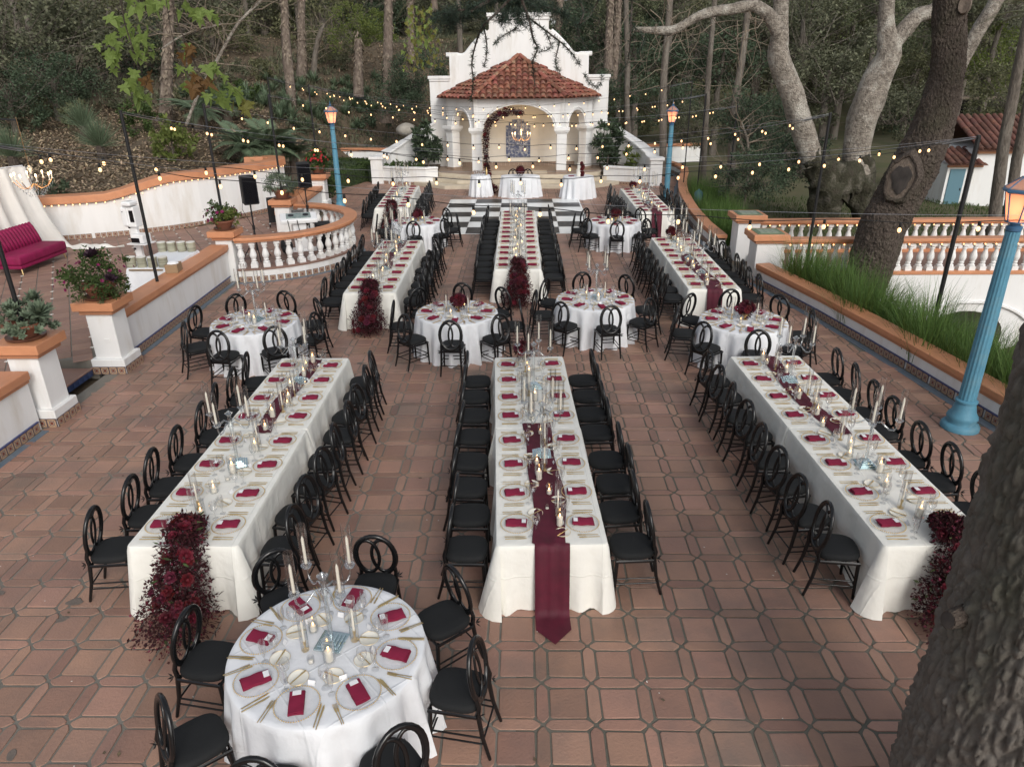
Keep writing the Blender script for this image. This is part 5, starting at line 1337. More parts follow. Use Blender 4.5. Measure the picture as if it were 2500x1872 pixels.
OAK = [(me(crown(5200, 3.4, 3.4, 2.5, .19, .10, 46, 100+k, -.3), m_), me(twigs(26, 3.4, 2.5, 200+k), 'bark_grey')) for k, m_ in enumerate(('leaf_oak', 'leaf_olive', 'leaf_oak', 'leaf_deep', 'leaf_bright', 'leaf_hazed', 'leaf_hazed2'))]
TRK = [me((lambda bb: (bb.tube([(0, 0, -1.2), (U(-.1, .1), U(-.1, .1), 1.5), (U(-.3, .3), U(-.3, .3), 3.2), (U(-.5, .5), U(-.4, .4), 5.2)], [.30, .23, .19, .10], 9), bb)[1])(B()), 'bark_grey', 60) for _ in range(3)]
nt_ = [0]; SEEN = {}
def uniq(lab):
    SEEN[lab] = SEEN.get(lab, 0)+1
    return lab if SEEN[lab] == 1 else '%s, %s along from the left' % (lab, ORD[min(SEEN[lab]-1, len(ORD)-1)])
def tree(label, x, y, k, zc=4.6, s=1.0, flat=1.0, trunk=True, group='background trees'):
    g = hgt(x, y); t = thing('oak_tree', uniq(label), 'tree', (x, y, g), R()*6, group)
    if trunk: obj('trunk', TRK[k % 3], t, (0, 0, 0), R()*6, (s, s, zc/4.6))
    c = obj('crown', OAK[k][0], t, (0, 0, zc), R()*6, (s, s, s*flat)); obj('branches', OAK[k][1], c)
def ph(px, py, Y): p = at(px, py, Y); return p.x, p.y, p.z
# dense oaks upper left (low hanging), above the leaf litter slope
for px, py, Y, k, s, lab in ((-60, 120, 33, 0, 1.0, 'dark hanging oak at the far left above the drape'), (60, 60, 36, 2, 1.15, 'dark oak above the sofa corner'), (165, 130, 38, 0, 1.0, 'small leaved oak over the leaf litter slope'), (255, 40, 42, 1, 1.1, 'olive oak behind the hanging sycamore leaves'), (330, 120, 44, 3, .9, 'deep green oak beside the pale palm trunk'), (120, 195, 33, 3, .62, 'low dark shrubby oak above serpentine wall'), (15, 235, 30, 3, .55, 'lowest dark oak at left picture edge'), (430, 30, 50, 0, 1.2, 'grey green oak behind the bare white branches'), (520, 90, 52, 1, 1.0, 'oak left of the two tall palm trunks')):
    x, y, z = ph(px, py, Y); tree(lab, x, y, k, z-hgt(x, y), s, .85)
for px, py, Y, k, s, lab in ((640, 20, 58, 0, 1.1, 'oak behind the first tall palm'), (780, 40, 57, 1, 1.15, 'olive oak between palm trunks'), (800, 105, 50, 1, .5, 'small olive tree crown on the slope brow'), (880, 75, 46, 4, .62, 'bright green ficus on the stubby palm trunk'), (870, 20, 60, 3, 1.2, 'deep green oak above the slope brow'), (1000, 40, 62, 0, 1.2, 'oak left of the bell gable'), (1120, 10, 66, 1, 1.2, 'oak above the gable shoulder'), (1010, 190, 41, 3, .62, 'glossy dark shrub left of the gable'), (985, 240, 40, 3, .5, 'glossy low shrub behind left planter wall'), (1480, 60, 52, 3, 1.1, 'dark tree right of the bell gable'), (1560, 130, 50, 3, 1.0, 'dark tree behind the forked trunks'), (1660, 90, 55, 0, 1.2, 'oak behind the right blue lamp'), (1760, 160, 48, 3, .9, 'shadowy tree right of the lamp'), (1850, 110, 52, 0, 1.2, 'oak behind the left sycamore'), (1960, 90, 48, 2, 1.15, 'dark oak between the sycamore trunks'), (2030, 200, 44, 0, 1.0, 'oak in the fork of the sycamore'), (2080, 60, 60, 1, 1.2, 'olive oak above the sycamore fork'), (2230, 190, 60, 1, 1.0, 'hazy oak left of the dark trunk'), (2420, 150, 52, 4, 1.0, 'yellow green tree at the right edge'), (2500, 220, 46, 1, .9, 'tree above the small white house'), (2380, 60, 62, 1, 1.2, 'tree behind the leaning pale limb'), (1620, 260, 44, 3, .7, 'dark shrub below the right string lights'), (1700, 300, 40, 0, .55, 'low shrub right of the lamp lantern'), (1850, 300, 32, 3, .62, 'glossy dark shrub left of mossy trunk'), (1930, 390, 28, 3, .55, 'oleander like shrub in front of mossy trunk'), (1840, 430, 26, 3, .45, 'low dark shrub behind the green capped pillars'), (2190, 265, 40, 0, .7, 'shrub seen between sycamore and dark trunk'), (1440, 220, 43, 3, .6, 'dark shrub behind right gable shoulder')):
    x, y, z = ph(px, py, Y); tree(lab, x, y, k, z-hgt(x, y), s, .9, s > .7)
# far wood behind everything
xs = [-62+i*5.2 for i in range(25)]
for j, y in enumerate((68, 80)):
    for i, x in enumerate(xs): tree('%s oak from left in the %s row of far wood' % (ORD[i], ('nearer', 'farther')[j]), x+U(-1.5, 1.5)+j*2.6, y+U(-3, 3), (5, 6, 1, 5, 6, 0, 4)[int(R()*7)], U(4.2, 5.6), U(1.25, 1.7), 1.0, True, 'far wood')
for i in range(9): tree('low far shrub below the hill oaks', -40+i*10+U(-2, 2), 62+U(-2, 2), i % 4, 1.6, U(.7, 1.0), .8, False, 'far wood')
random.seed(88)
for i in range(30):
    x = -34+i*2.25+U(-.8, .8); y = U(47, 64)
    if -7 < x < 6 and y < 52: y += 8
    tree('%s slim tall trunk from left in the open wood' % ORD[i], x, y, (1, 5, 6, 0)[i % 4], U(8.2, 9.6), U(.62, .9), .9, True, 'slim wood trees')
# ------------------------------------------------------------------ palms and trunks on the slope
FROND = {}
def frond_mesh(L, w, n, droop, mt, key):
    bb = B(); pts = []
    for i in range(9):
        t = i/8; pts.append(Vector((0, L*(t*.95), L*(.55*t-droop*t*t))))
    bb.tube(pts, [.02*(1-i/10) for i in range(9)], 4)
    for i in range(n):
        t = .12+.88*i/n; k = min(int(t*8), 7); p = pts[k].lerp(pts[k+1], t*8-k)
        for s in (-1, 1): bb.leaf(p, (s*1.0, .75, -.25), (0, 0, 1), w*(1.05-abs(t-.45)), .03)
    FROND[key] = me(bb, mt)
frond_mesh(1.0, .34, 30, .62, 'leaf_agave', 'cyc'); frond_mesh(2.0, .55, 34, .8, 'leaf_olive', 'palm')
def palm_trunk(label, P, Y, pat=True):
    bb = B(); pts = limb(bb, P, Y, 12, .05)
    base = pts[0]; t = thing('palm_tree', label, 'tree', (0, 0, 0)); obj('trunk', me(bb, 'bark_palm', 60), t)
    sc = B(); random.seed(int(P[0][0]))
    for p in pts[len(pts)//4:]:
        r = radm(p, P[-1][2])
        for _ in range(22):
            a = R()*2*pi; d = Vector((cos(a), sin(a), 0)); sc.leaf(p+d*r*.95+Vector((0, 0, U(-.5, .5))), d*.7+Vector((0, 0, -1)), d, U(.14, .3), .10)
    obj('old_leaf_bases', me(sc, 'twig_dry'), t)['kind'] = 'stuff'; return t
palm_trunk('shaggy palm trunk rising from the leaf litter slope at left', [(405, 385, 22), (404, 330, 18), (407, 210, 14), (411, 80, 13), (412, -30, 13)], 33)
palm_trunk('tall pale palm trunk with spiral leaf scars on the slope', [(712, 292, 15), (710, 230, 12), (702, 150, 12), (696, 60, 10), (692, -30, 9)], 40)
palm_trunk('second tall palm trunk with flared base right of the pale one', [(737, 208, 17), (737, 170, 13), (736, 90, 10), (735, -30, 9)], 46)
palm_trunk('stubby palm trunk with smooth base below the bright ficus', [(875, 236, 13), (875, 190, 12), (875, 140, 10), (875, 95, 9)], 44)
palm_trunk('tall palm trunk left of the glossy shrub', [(944, 300, 17), (945, 240, 13), (947, 150, 12), (949, -30, 10)], 41)
palm_trunk('dark palm trunk close to the gable', [(1004, 150, 10), (1003, 90, 9), (1001, -30, 9)], 50)
palm_trunk('left of the twin palm trunks right of the gable', [(1484, 215, 12), (1486, 120, 10), (1490, 20, 9), (1491, -30, 9)], 46)
palm_trunk('right of the twin palm trunks right of the gable', [(1497, 215, 9), (1503, 120, 9), (1509, 20, 8), (1510, -30, 8)], 47)
palm_trunk('palm trunk peeking over the right gable curve', [(1362, 110, 8), (1366, 40, 8), (1368, -30, 8)], 52)
def bare_tree(label, P, Y, mt='bark_grey', tw=None, n=10):
    bb = B(); pts = limb(bb, P, Y, n); t = thing('tree', label, 'tree'); obj('trunk', me(bb, mt, 60), t)
    if tw:
        b2 = B(); random.seed(tw)
        for p in pts[len(pts)//3:]:
            for _ in range(2):
                d = Vector((U(-1, 1), U(-.6, .6), U(-.1, .8))).normalized(); q = p.copy(); Q = [q]
                for k in range(6): d = (d+rv()*.4).normalized(); q = q+d*U(.25, .45); Q.append(q)
                b2.tube(Q, [.022, .018, .014, .010, .008, .006, .004], 4, cap=False)
        obj('bare_branches', me(b2, 'twig_dry'), t)
    return t
bare_tree('straight grey trunk left of the right blue lamp', [(1618, 425, 9), (1620, 211, 8.5), (1629, 90, 8), (1638, -30, 7)], 34, tw=3)
bare_tree('slim greenish trunk right of the right blue lamp', [(1716, 440, 7), (1728, 211, 7), (1740, 60, 6), (1748, -30, 6)], 36, 'bark_grey', 4)
bare_tree('grey trunk with bare twigs before the far lawn', [(1783, 455, 10), (1792, 272, 9), (1813, 136, 8), (1832, -30, 7)], 33, 'bark_grey', 5)
bare_tree('thin trunk beside the right gable end', [(1534, 335, 8), (1530, 240, 7), (1532, 150, 7), (1528, -30, 6)], 42, 'bark_grey', 6)
bare_tree('slender young trunk below the far lamp strings', [(1812, 520, 3.5), (1826, 430, 3.5), (1826, 350, 3), (1810, 300, 2.5)], 27, 'bark_grey', 8)
bare_tree('smooth slope trunk leaning right behind the palms', [(765, 212, 8), (768, 150, 7), (777, 95, 6), (792, 60, 4)], 46, 'bark_grey', 7)
bare_tree('leaning trunk in front of the small white house', [(2418, 580, 15), (2432, 500, 14), (2454, 332, 13), (2484, 181, 12), (2510, 40, 10)], 24, 'bark_grey')
bare_tree('second leaning trunk at the right edge before the house', [(2455, 560, 13), (2478, 420, 12), (2500, 300, 11), (2530, 150, 10)], 25, 'bark_grey')
bare_tree('leaning pale sapling with white bare branches on the slope', [(455, 305, 4), (490, 215, 4), (515, 175, 3.5), (540, 130, 4), (580, 60, 3.5), (640, 0, 3)], 30, 'bark_pale', 12, 8)
bare_tree('bare branch crossing the slope shrubs', [(395, 120, 1.6), (440, 90, 2), (490, 72, 2), (540, 60, 1.6)], 29, 'bark_pale', 14, 6)
# ------------------------------------------------------------------ sycamores on the right
sy = thing('sycamore_tree', 'forked pale sycamore growing from a mossy bole', 'tree')
bb = B(); limb(bb, [(2010, 600, 26), (2012, 520, 34), (2025, 450, 46), (2000, 405, 34), (1975, 380, 27)], 26, 34, .10, 0, 9, .10); limb(bb, [(2112, 590, 22), (2112, 520, 28), (2095, 455, 40), (2098, 420, 34), (2092, 380, 30)], 26.2, 34, .10, 0, 9, .10); limb(bb, [(2030, 470, 44), (2060, 440, 48), (2095, 440, 36)], 26.1, 30, .1, 0, 8, .08)
obj('mossy_bole', me(bb, 'bark_moss', 60), sy)
bb = B(); limb(bb, [(1985, 400, 27), (1975, 370, 26), (1956, 302, 27), (1926, 211, 27), (1901, 136, 25), (1905, 60, 19), (1908, -30, 18)], 26, 16, .05); obj('trunk', me(bb, 'bark_pale', 60), sy)
bb = B(); limb(bb, [(1900, 80, 18), (1880, 40, 16), (1850, 19, 14), (1834, 15, 13), (1798, 21, 13), (1758, 27, 12), (1707, 39, 11), (1668, 63, 10), (1638, 75, 11), (1592, 75, 8), (1547, 71, 5)], 25.5, 12, .08); obj('long_limb', me(bb, 'bark_pale', 60), sy)
bb = B(); limb(bb, [(2092, 425, 36), (2091, 362, 31), (2112, 272, 36), (2140, 196, 34), (2168, 136, 29), (2164, 60, 19), (2168, -30, 17)], 26.2, 16, .05); obj('trunk', me(bb, 'bark_pale', 60), sy)
bb = B(); limb(bb, [(2172, 120, 20), (2206, 75, 20), (2242, 39, 18), (2285, 22, 16), (2340, -30, 14)], 26.2, 12, .06); obj('right_limb', me(bb, 'bark_pale', 60), sy)
bb = B(); limb(bb, [(2330, 200, 14), (2363, 121, 16), (2408, 45, 17), (2450, -30, 16)], 27.5, 12, .06); obj('far_limb', me(bb, 'bark_pale', 60), sy)
bb = B(); random.seed(31)
for i in range(26):
    p = at(U(1540, 1880), U(15, 75), 25.5); d = Vector((U(-1, .6), U(-.5, .5), U(-1, -.1))).normalized(); Q = [p]
    for k in range(7): d = (d+rv()*.45).normalized(); p = p+d*U(.2, .42); Q.append(p)
    bb.tube(Q, [.016, .013, .011, .009, .007, .005, .004, .003], 4, cap=False)
obj('bare_twigs', me(bb, 'twig_dry'), sy)
dk = thing('dark_tree', 'massive dark leaning trunk with a pale sawn knot before the bridge', 'tree')
bb = B(); DP = limb(bb, [(2085, 760, 52), (2098, 722, 46), (2131, 635, 52), (2158, 545, 53), (2190, 490, 53), (2225, 420, 54), (2262, 347, 50), (2295, 250, 43), (2312, 175, 38), (2318, 80, 37), (2322, -40, 37)], 17.2, 110, .03, 0, 22, .045, 4.5, .22); 
rnd = random.Random(4); bb.v = [(x+rnd.uniform(-.012, .012), y+rnd.uniform(-.012, .012), z+rnd.uniform(-.02, .02)) for x, y, z in bb.v]
obj('trunk', me(bb, 'bark_dark'), dk)
kc = at(2200, 437, 16.70); nn = (Vector((0, 0, CAM_H))-kc); nn = (nn.normalized()+Vector((-.25, 0, -.05))).normalized(); eu = nn.to_track_quat('Z', 'Y').to_euler()
kf = lambda r, z, a: r*(1+.07*sin(a*2+.6)+.045*sin(a*5+1)+.02*sin(a*11))
obj('sawn_knot', me(B().lathe([(.33, -.25), (.32, -.02), (.27, -.01), (.15, .0), (0, .005)], 44, fn=kf), 'wood_cut', 50), dk, kc, 0, (.86, 1.5, 1), eu)
obj('knot_lip', me(B().lathe([(.42, -.22), (.39, -.04), (.355, .035), (.325, .03), (.305, -.02)], 44, fn=kf), 'bark_dark', 50), dk, kc, 0, (.86, 1.5, 1), eu)
obj('knot_heart', me(B().lathe([(.20, .006), (.17, .016), (.06, .014), (0, .012)], 24, fn=lambda r, z, a: r*(1+.12*sin(a*3)+.07*sin(a*7))), 'wood_dark', 50), dk, kc+nn*.012, 0, (1.0, 1.5, 1), eu)
kc2 = at(2355, 12, 16.8); obj('upper_knot', me(B().lathe([(.12, -.1), (.11, .03), (.08, .02), (0, 0)], 16), 'wood_cut', 50), dk, kc2, 0, (1, 1.5, 1), eu)
# ------------------------------------------------------------------ pine trunk close to the camera, lower right
pn = thing('pine_tree', 'rough barked pine trunk close up at the lower right', 'tree', (3.10, 3.22, 0))
obj('crown', me(crown(1600, 4.4, 3.6, 1.8, .42, .10, 50, 909, -.2), 'needle'), pn, (-1.4, -1.6, 9.4))  # unseen crown, added overhead to block sky light from the near patio
random.seed(15); bb = B(); nr, nz = 330, 420; V = []
from mathutils import noise as NZ
for j in range(nz+1):
    z = -.3+6.8*j/nz; r0 = .585+.05*math.exp(-(z+.3)/.5)-.008*z
    for i in range(nr):
        a = 2*pi*i/nr; x, y = cos(a), sin(a)
        wx = NZ.noise((x*1.3, y*1.3, z*.9))*.35
        vd = NZ.voronoi(((x+wx*.25)*7.5, (y+wx*.25)*7.5, z*3.0+wx))[0]; vs = NZ.voronoi(((x+wx*.25)*17, (y+wx*.25)*17, z*8))[0]; e = min(vd[1]-vd[0], .10+.9*(vs[1]-vs[0]))
        ridge = min(1, e*2.1)**.7; fine = NZ.fractal((x*14, y*14, z*9), .8, 2.1, 3)
        r = r0+.052*ridge+.010*fine+.03*NZ.noise((x*1.5, y*1.5, z*.7))
        V.append((r*x, r*y, z))
bb.add(V, [(j*nr+i, j*nr+(i+1) % nr, (j+1)*nr+(i+1) % nr, (j+1)*nr+i) for j in range(nz) for i in range(nr)])
obj('trunk', me(bb, 'bark_near', 180), pn)
kp = at(2302, 1517, 3.16)-Vector((3.10, 3.22, 0)); kd = Vector((-.88, -.42, .12)).normalized()
obj('sawn_stub', me(B().lathe([(.075, -.22), (.066, -.03), (.058, .03), (.05, .032), (0, .024)], 18), 'bark_dark', 50), pn, kp-kd*.075, 0, (.75, 1.0, 1), kd.to_track_quat('Z', 'Y').to_euler())
obj('stub_face', me(B().lathe([(.050, .0), (.03, .002), (0, .003)], 16), 'wood_dark', 50), pn, kp-kd*.0415, 0, (.75, 1.0, 1), kd.to_track_quat('Z', 'Y').to_euler())
# ------------------------------------------------------------------ cedar boughs hanging into the top of the view
def bough(label, paths, Y, dens_, L, w, tuft=16, spread=5):
    t = thing('cedar_bough', label, 'branch'); bw = B(); bn = B()
    for P in paths:
        Q = smooth([(x, y, r) for x, y, r in P], 5); pts = [at(x, y, Y+.25*sin(i*.6)) for i, (x, y, r) in enumerate(Q)]
        bw.tube(pts, [max(.0035, radm(p, q[2])) for p, q in zip(pts, Q)], 5, cap=False)
        for i in range(len(pts)-1):
            for _ in range(dens_):
                c = pts[i].lerp(pts[i+1], R())+rv()*radm(pts[i], spread)*R(); ax = rv()
                for _ in range(tuft): bn.leaf(c, ax*.5+rv(), rv(), L*U(.6, 1.1), w)
    obj('twigs', me(bw, 'bark_dark'), t); obj('needles', me(bn, 'needle'), t); return t
random.seed(44)
bough('cedar bough hanging in front of the bell gable, left spray', [[(1262, -20, 4), (1215, 30, 3), (1175, 72, 2.6), (1153, 145, 2), (1155, 202, 1.5), (1149, 250, 1)], [(1182, 70, 2), (1189, 119, 1.5), (1182, 165, 1)], [(1262, 69, 1.5), (1226, 90, 1.2), (1207, 108, .8)]], 9, 1, .062, .0055, 20, 3)
bough('cedar bough hanging in front of the tiled roof, right spray', [[(1265, -20, 4), (1290, 43, 3), (1301, 94, 2.4), (1312, 119, 2), (1301, 152, 1.6), (1305, 205, 1)], [(1290, 43, 2.6), (1327, 72, 2.2), (1370, 105, 1.8), (1399, 134, 1.4), (1414, 160, .8)], [(1366, 105, 1.5), (1356, 152, 1.2), (1366, 176, .8)], [(1330, 75, 1.4), (1345, 115, 1.2), (1318, 128, .8)]], 9.2, 1, .062, .0055, 20, 3)
bough('broad dark cedar bough at top centre', [[(1265, -25, 5), (1190, 5, 4), (1130, 42, 3), (1085, 66, 2)], [(1230, -15, 4), (1160, 20, 3), (1105, 28, 2), (1060, 45, 1.2)], [(1280, -20, 4), (1300, 15, 3), (1345, 20, 2.4), (1390, 40, 1.5)], [(1270, -10, 3), (1262, 30, 2), (1275, 60, 1.2)], [(1240, -10, 3), (1240, 30, 2), (1222, 52, 1.2)]], 9.6, 11, .075, .006, 15, 24)
bough('thin cedar sprays right of the gable', [[(1400, -20, 2.4), (1425, 30, 2), (1410, 75, 1.5), (1432, 120, 1)], [(1545, -20, 2.2), (1541, 40, 2), (1538, 110, 1.6), (1528, 165, 1), (1496, 205, .8)], [(1470, -20, 2), (1440, 40, 1.5), (1405, 62, 1)], [(1425, 180, .8), (1440, 205, 1), (1462, 210, .8), (1470, 185, .7)], [(1540, 60, 1.4), (1570, 90, 1), (1560, 130, .8)]], 10.5, 1, .068, .006, 20, 4)
# ------------------------------------------------------------------ sycamore twigs with big lobed leaves, upper left
def syc_leaf(mt):
    out = [(0, 0), (.10, .06), (.32, -.02), (.46, .10), (.26, .22), (.50, .42), (.20, .42), (.17, .62), (0, 1.0)]
    P = out+[(-x, y) for x, y in out[-2:0:-1]]
    V = [(0, .35, .0)]+[(x, y, -.12*abs(x)-.10*y*y+.04*sin(x*9)) for x, y in P]; n = len(P)
    return me(B().add(V, [(0, 1+i, 1+(i+1) % n) for i in range(n)]), mt)
SL = {c: syc_leaf(m_) for c, m_ in (('g', 'leaf_syc'), ('b', 'leaf_brown'), ('y', 'leaf_yellow'))}
st_ = thing('sycamore_branch', 'sycamore twigs with large green and browning leaves at upper left', 'branch'); random.seed(3)
z1 = lambda x, y: (x/3.312, y/3.312)
bb = B(); SY = 8.5
for P in ([(975, -60, 7), (1000, 150, 6), (1060, 350, 5), (1100, 450, 4), (1200, 530, 3), (1290, 560, 2.4), (1400, 565, 2)], [(1375, -60, 7), (1440, 200, 6), (1500, 330, 5), (1560, 480, 5), (1640, 620, 4), (1720, 690, 3), (1790, 760, 2)], [(1335, -40, 4), (1390, 280, 3), (1440, 400, 2.4), (1480, 430, 2)], [(1060, 350, 3), (960, 330, 2.4), (900, 420, 2)], [(1100, 450, 3), (1080, 600, 2.4), (1100, 720, 1.6)], [(1560, 480, 3), (1680, 520, 2), (1780, 560, 1.6)], [(1190, 480, 2), (1190, 620, 1.5)], [(1640, 620, 2), (1860, 690, 1.6), (2000, 820, 1.4)], [(1100, -40, 3), (1140, 60, 2)], [(1560, -40, 3), (1620, 80, 2)]):
    limb(bb, [(x/3.312, y/3.312, r*.33) for x, y, r in P], SY, 6, .03)
obj('twigs', me(bb, 'bark_dark', 60), st_)
LV = 'g930,130 g1090,60 g1140,20 g1000,210 g890,270 g940,320 g1080,300 g1160,300 g1210,350 g850,410 g900,450 g950,420 g1050,400 g1130,400 g1180,390 g1230,0 g1290,10 g1450,80 g1560,90 g1620,90 g1680,80 g1090,560 b1160,620 b1200,650 g1060,680 g1100,740 g1130,780 g1040,630 g1500,350 b1470,420 b1540,430 g1460,530 g1500,590 g1480,670 b1560,670 b1620,690 g1660,520 g1720,500 g1750,550 g1740,690 g1790,730 g1820,790 g1880,690 g1930,730 y2010,810 y1960,850 g1120,200 g1200,230 g870,120 g1010,330 g1110,350 g920,480 g1160,450 g1700,660 b1650,640 b1590,720 g1710,760 g1760,790 b1540,380 g1080,640 g1130,690 g1060,240 g1480,20 g1330,-10 g1590,60'.split()
for q in LV:
    x, y = map(float, q[1:].split(',')); p = at(x/3.312, y/3.312, SY+U(-.2, .2)); s_ = U(.12, .20)
    obj('leaf', SL[q[0]], st_, p, 0, s_, (radians(U(-125, -60)), radians(U(-35, 35)), radians(U(-70, 70))))
    if R() < .75: obj('leaf', SL[q[0]], st_, p+rv()*.10, 0, s_*U(.6, .95), (radians(U(-125, -55)), radians(U(-45, 45)), radians(U(-90, 90))))
ys_ = thing('sycamore_sapling', 'yellow green sycamore foliage left of the gable', 'tree'); bb = B(); limb(bb, [(1012, 20, 1.6), (1030, 80, 1.4), (1040, 140, 1)], 30, 5); obj('twigs', me(bb, 'bark_dark'), ys_)
random.seed(6)
for k in range(190):
    a = R(); p = at(1010+U(-28, 75)*(.6+.4*a), 15+a*150+U(-12, 12), 30+U(-.7, .7)); obj('leaf', SL['y' if R() < .6 else 'g'], ys_, p, 0, U(.12, .24), (radians(U(-130, -50)), radians(U(-40, 40)), radians(U(-90, 90))))
# ------------------------------------------------------------------ agaves, cycads, shrubs, hedges
def agave_mesh(seed, n=34, L=.55):
    random.seed(seed); bb = B()
    for i in range(n):
        a = i*2.4; el = .25+1.15*(i/n); d = Vector((cos(a)*cos(el), sin(a)*cos(el), sin(el))); bb.leaf(Vector((0, 0, .03)), d, Vector((0, 0, 1)), L*U(.75, 1.1), .085)
    return me(bb, 'leaf_agave')
AG = [agave_mesh(k) for k in range(3)]; random.seed(12); AGP = []
for k in range(120):
    px, py = U(540, 985), U(192, 322)
    if py < 215 and px < 620: continue
    lo, hi = 36, 56
    for _ in range(22):
        md = (lo+hi)/2; p = at(px, py, md)
        if p.z > hgt(p.x, md): lo = md
        else: hi = md
    p = at(px, py, lo)
    if lo > 55 or lo < 36.3: continue
    AGP.append((px, p.x, lo))
AGP.sort()
for k, (_, x, y) in enumerate(AGP[:88]): tag(obj('agave', AG[k % 3], None, (x, y, hgt(x, y)), R()*6, U(.8, 1.5)), '%s grey green agave from left on slope behind lamp post' % ORD[k], 'plant', 'agaves on the slope')
def cycad(label, x, y, z, s, n=26, key='cyc', th=.5):
    t = thing('cycad_palm', label, 'palm', (x, y, z), R()*6, None, s); obj('trunk', me(B().tube([(0, 0, -.3), (0, 0, th)], [.16, .13], 10), 'bark_palm', 60), t)
    for i in range(n): a = i*2.4; obj('frond', FROND[key], t, (0, 0, th), 0, U(.8, 1.1), (radians(U(-5, 50)-i*1.0), 0, a))
p = at(600, 372, 29); cycad('left feathery palm behind the nearer loudspeaker', p.x, 29, max(p.z-.6, .1), 1.5)
p = at(662, 372, 29.5); cycad('middle feathery palm behind the farther loudspeaker', p.x, 29.5, max(p.z-.6, .1), 1.6)
p = at(715, 380, 30.5); cycad('right feathery palm close to the left lamp post', p.x, 30.5, max(p.z-.6, .1), 1.2)
p = at(490, 330, 32); cycad('low cycad on the slope right of shaggy palm', p.x, 32, hgt(p.x, 32), 1.5, 20)
p = at(560, 318, 34); cycad('second low cycad on the slope', p.x, 34, hgt(p.x, 34), 1.4, 20)
p = at(1060, 10, 34); cycad('drooping palm fronds at top left of the gable', p.x, 34, p.z, 1.0, 14, 'palm', .3)
p = at(2490, 60, 15); cycad('green palm fronds at the upper right corner', p.x+.6, 15, p.z-.2, .7, 12, 'palm', .3)
random.seed(18); bb = B()
for i in range(420):
    a = R()*2*pi; el = R()**.6*1.5; d = Vector((cos(a)*cos(el), sin(a)*cos(el), sin(el))); L_ = U(.8, 1.25); bb.leaf(Vector((0, 0, .35)), d, rv(), L_, .018)
GT = me(bb, 'leaf_agave')
for px, py, Y, lab in ((255, 405, 27, 'spiky grass tree on the leaf litter slope'), (215, 360, 30, 'second spiky grass tree farther up the slope'), (40, 420, 25, 'dark spiky plant behind the drape')):
    p = at(px, py, Y); t = thing('grass_tree', lab, 'plant', (p.x, Y, hgt(p.x, Y)), 0, None, 1.0); obj('blades', GT, t, (0, 0, .1)); obj('stem', me(B().tube([(0, 0, -.2), (0, 0, .5)], [.2, .14], 8), 'bark_dark'), t)
def shrub(label, x, y, z, rx, ry, rz, n, L, w, mt, seed, cl=26, name='shrub', stem=True):
    t = thing(name, label, 'shrub', (x, y, z)); obj('foliage', me(crown(n, rx, ry, rz, L, w, cl, seed, .1), mt), t, (0, 0, rz*.95))
    if stem: obj('stems', me(B().tube([(0, 0, -.1), (.05, .02, rz*1.2)], [.05, .02], 6), 'bark_grey'), t)
    return t
shrub('large glossy fatsia in the planter left of the pavilion', -4.55, 35.7, .6, .68, .6, 1.05, 1900, .26, .10, 'leaf_deep', 301)
shrub('leafy shrub in the planter right of the pavilion', 4.05, 35.5, .6, .68, .6, 1.1, 1900, .24, .09, 'leaf_deep', 302)
shrub('small young shrub in the right planter', 5.05, 34.9, .6, .35, .3, .45, 500, .16, .07, 'leaf_bright', 303, 14)
shrub('low bedding plants along the left planter', -5.6, 35.0, .6, .95, .35, .22, 900, .14, .05, 'hedge_leaf', 304, 30)
shrub('leaning shrub with pale leaves behind serpentine wall end', -13.0, 27.5, 1.9, 1.0, .8, .8, 900, .2, .09, 'leaf_bright', 305)
shrub('green shrub at the foot of the geranium pillar', -8.1, 30.0, .0, .5, .5, .5, 800, .14, .07, 'hedge_leaf', 306)
shrub('green undergrowth behind the drape foot', -14.6, 22.3, 1.3, .7, .5, .4, 500, .14, .06, 'leaf_deep', 307)
shrub('dark shrub between serpentine wall and orange planter', -9.0, 29.4, .0, .5, .5, .55, 700, .14, .06, 'leaf_deep', 308)
for i in range(0, 16, 2): x_, y_ = -22+i*.9+U(-.4, .4), 30+i*.45+U(-2, 3); shrub(uniq('tangled green undergrowth on the left slope'), x_, y_, hgt(x_, y_), U(.5, 1.0), .6, U(.35, .7), 420, .16, .06, ('leaf_oak', 'leaf_olive', 'leaf_deep')[i % 3], 320+i, 12, 'shrub', False)
for i, (px, py, Y, mt_) in enumerate(((40, 330, 31, 'leaf_oak'), (130, 300, 34, 'leaf_olive'), (300, 295, 36, 'leaf_oak'), (350, 335, 31, 'hedge_leaf'), (460, 285, 37, 'leaf_olive'), (520, 255, 40, 'leaf_oak'), (600, 290, 38, 'hedge_leaf'), (560, 215, 44, 'leaf_oak'), (650, 225, 45, 'leaf_olive'), (820, 190, 49, 'leaf_oak'), (910, 250, 43, 'leaf_deep'), (980, 215, 46, 'leaf_oak'))):
    p = at(px, py, Y); shrub('%s straggly wild bush from left on the wooded slope' % ORD[i], p.x, Y, hgt(p.x, Y)-.1, U(.9, 1.5), .9, U(.55, .95), 900, .17, .065, mt_, 350+i, 20, 'shrub', False)
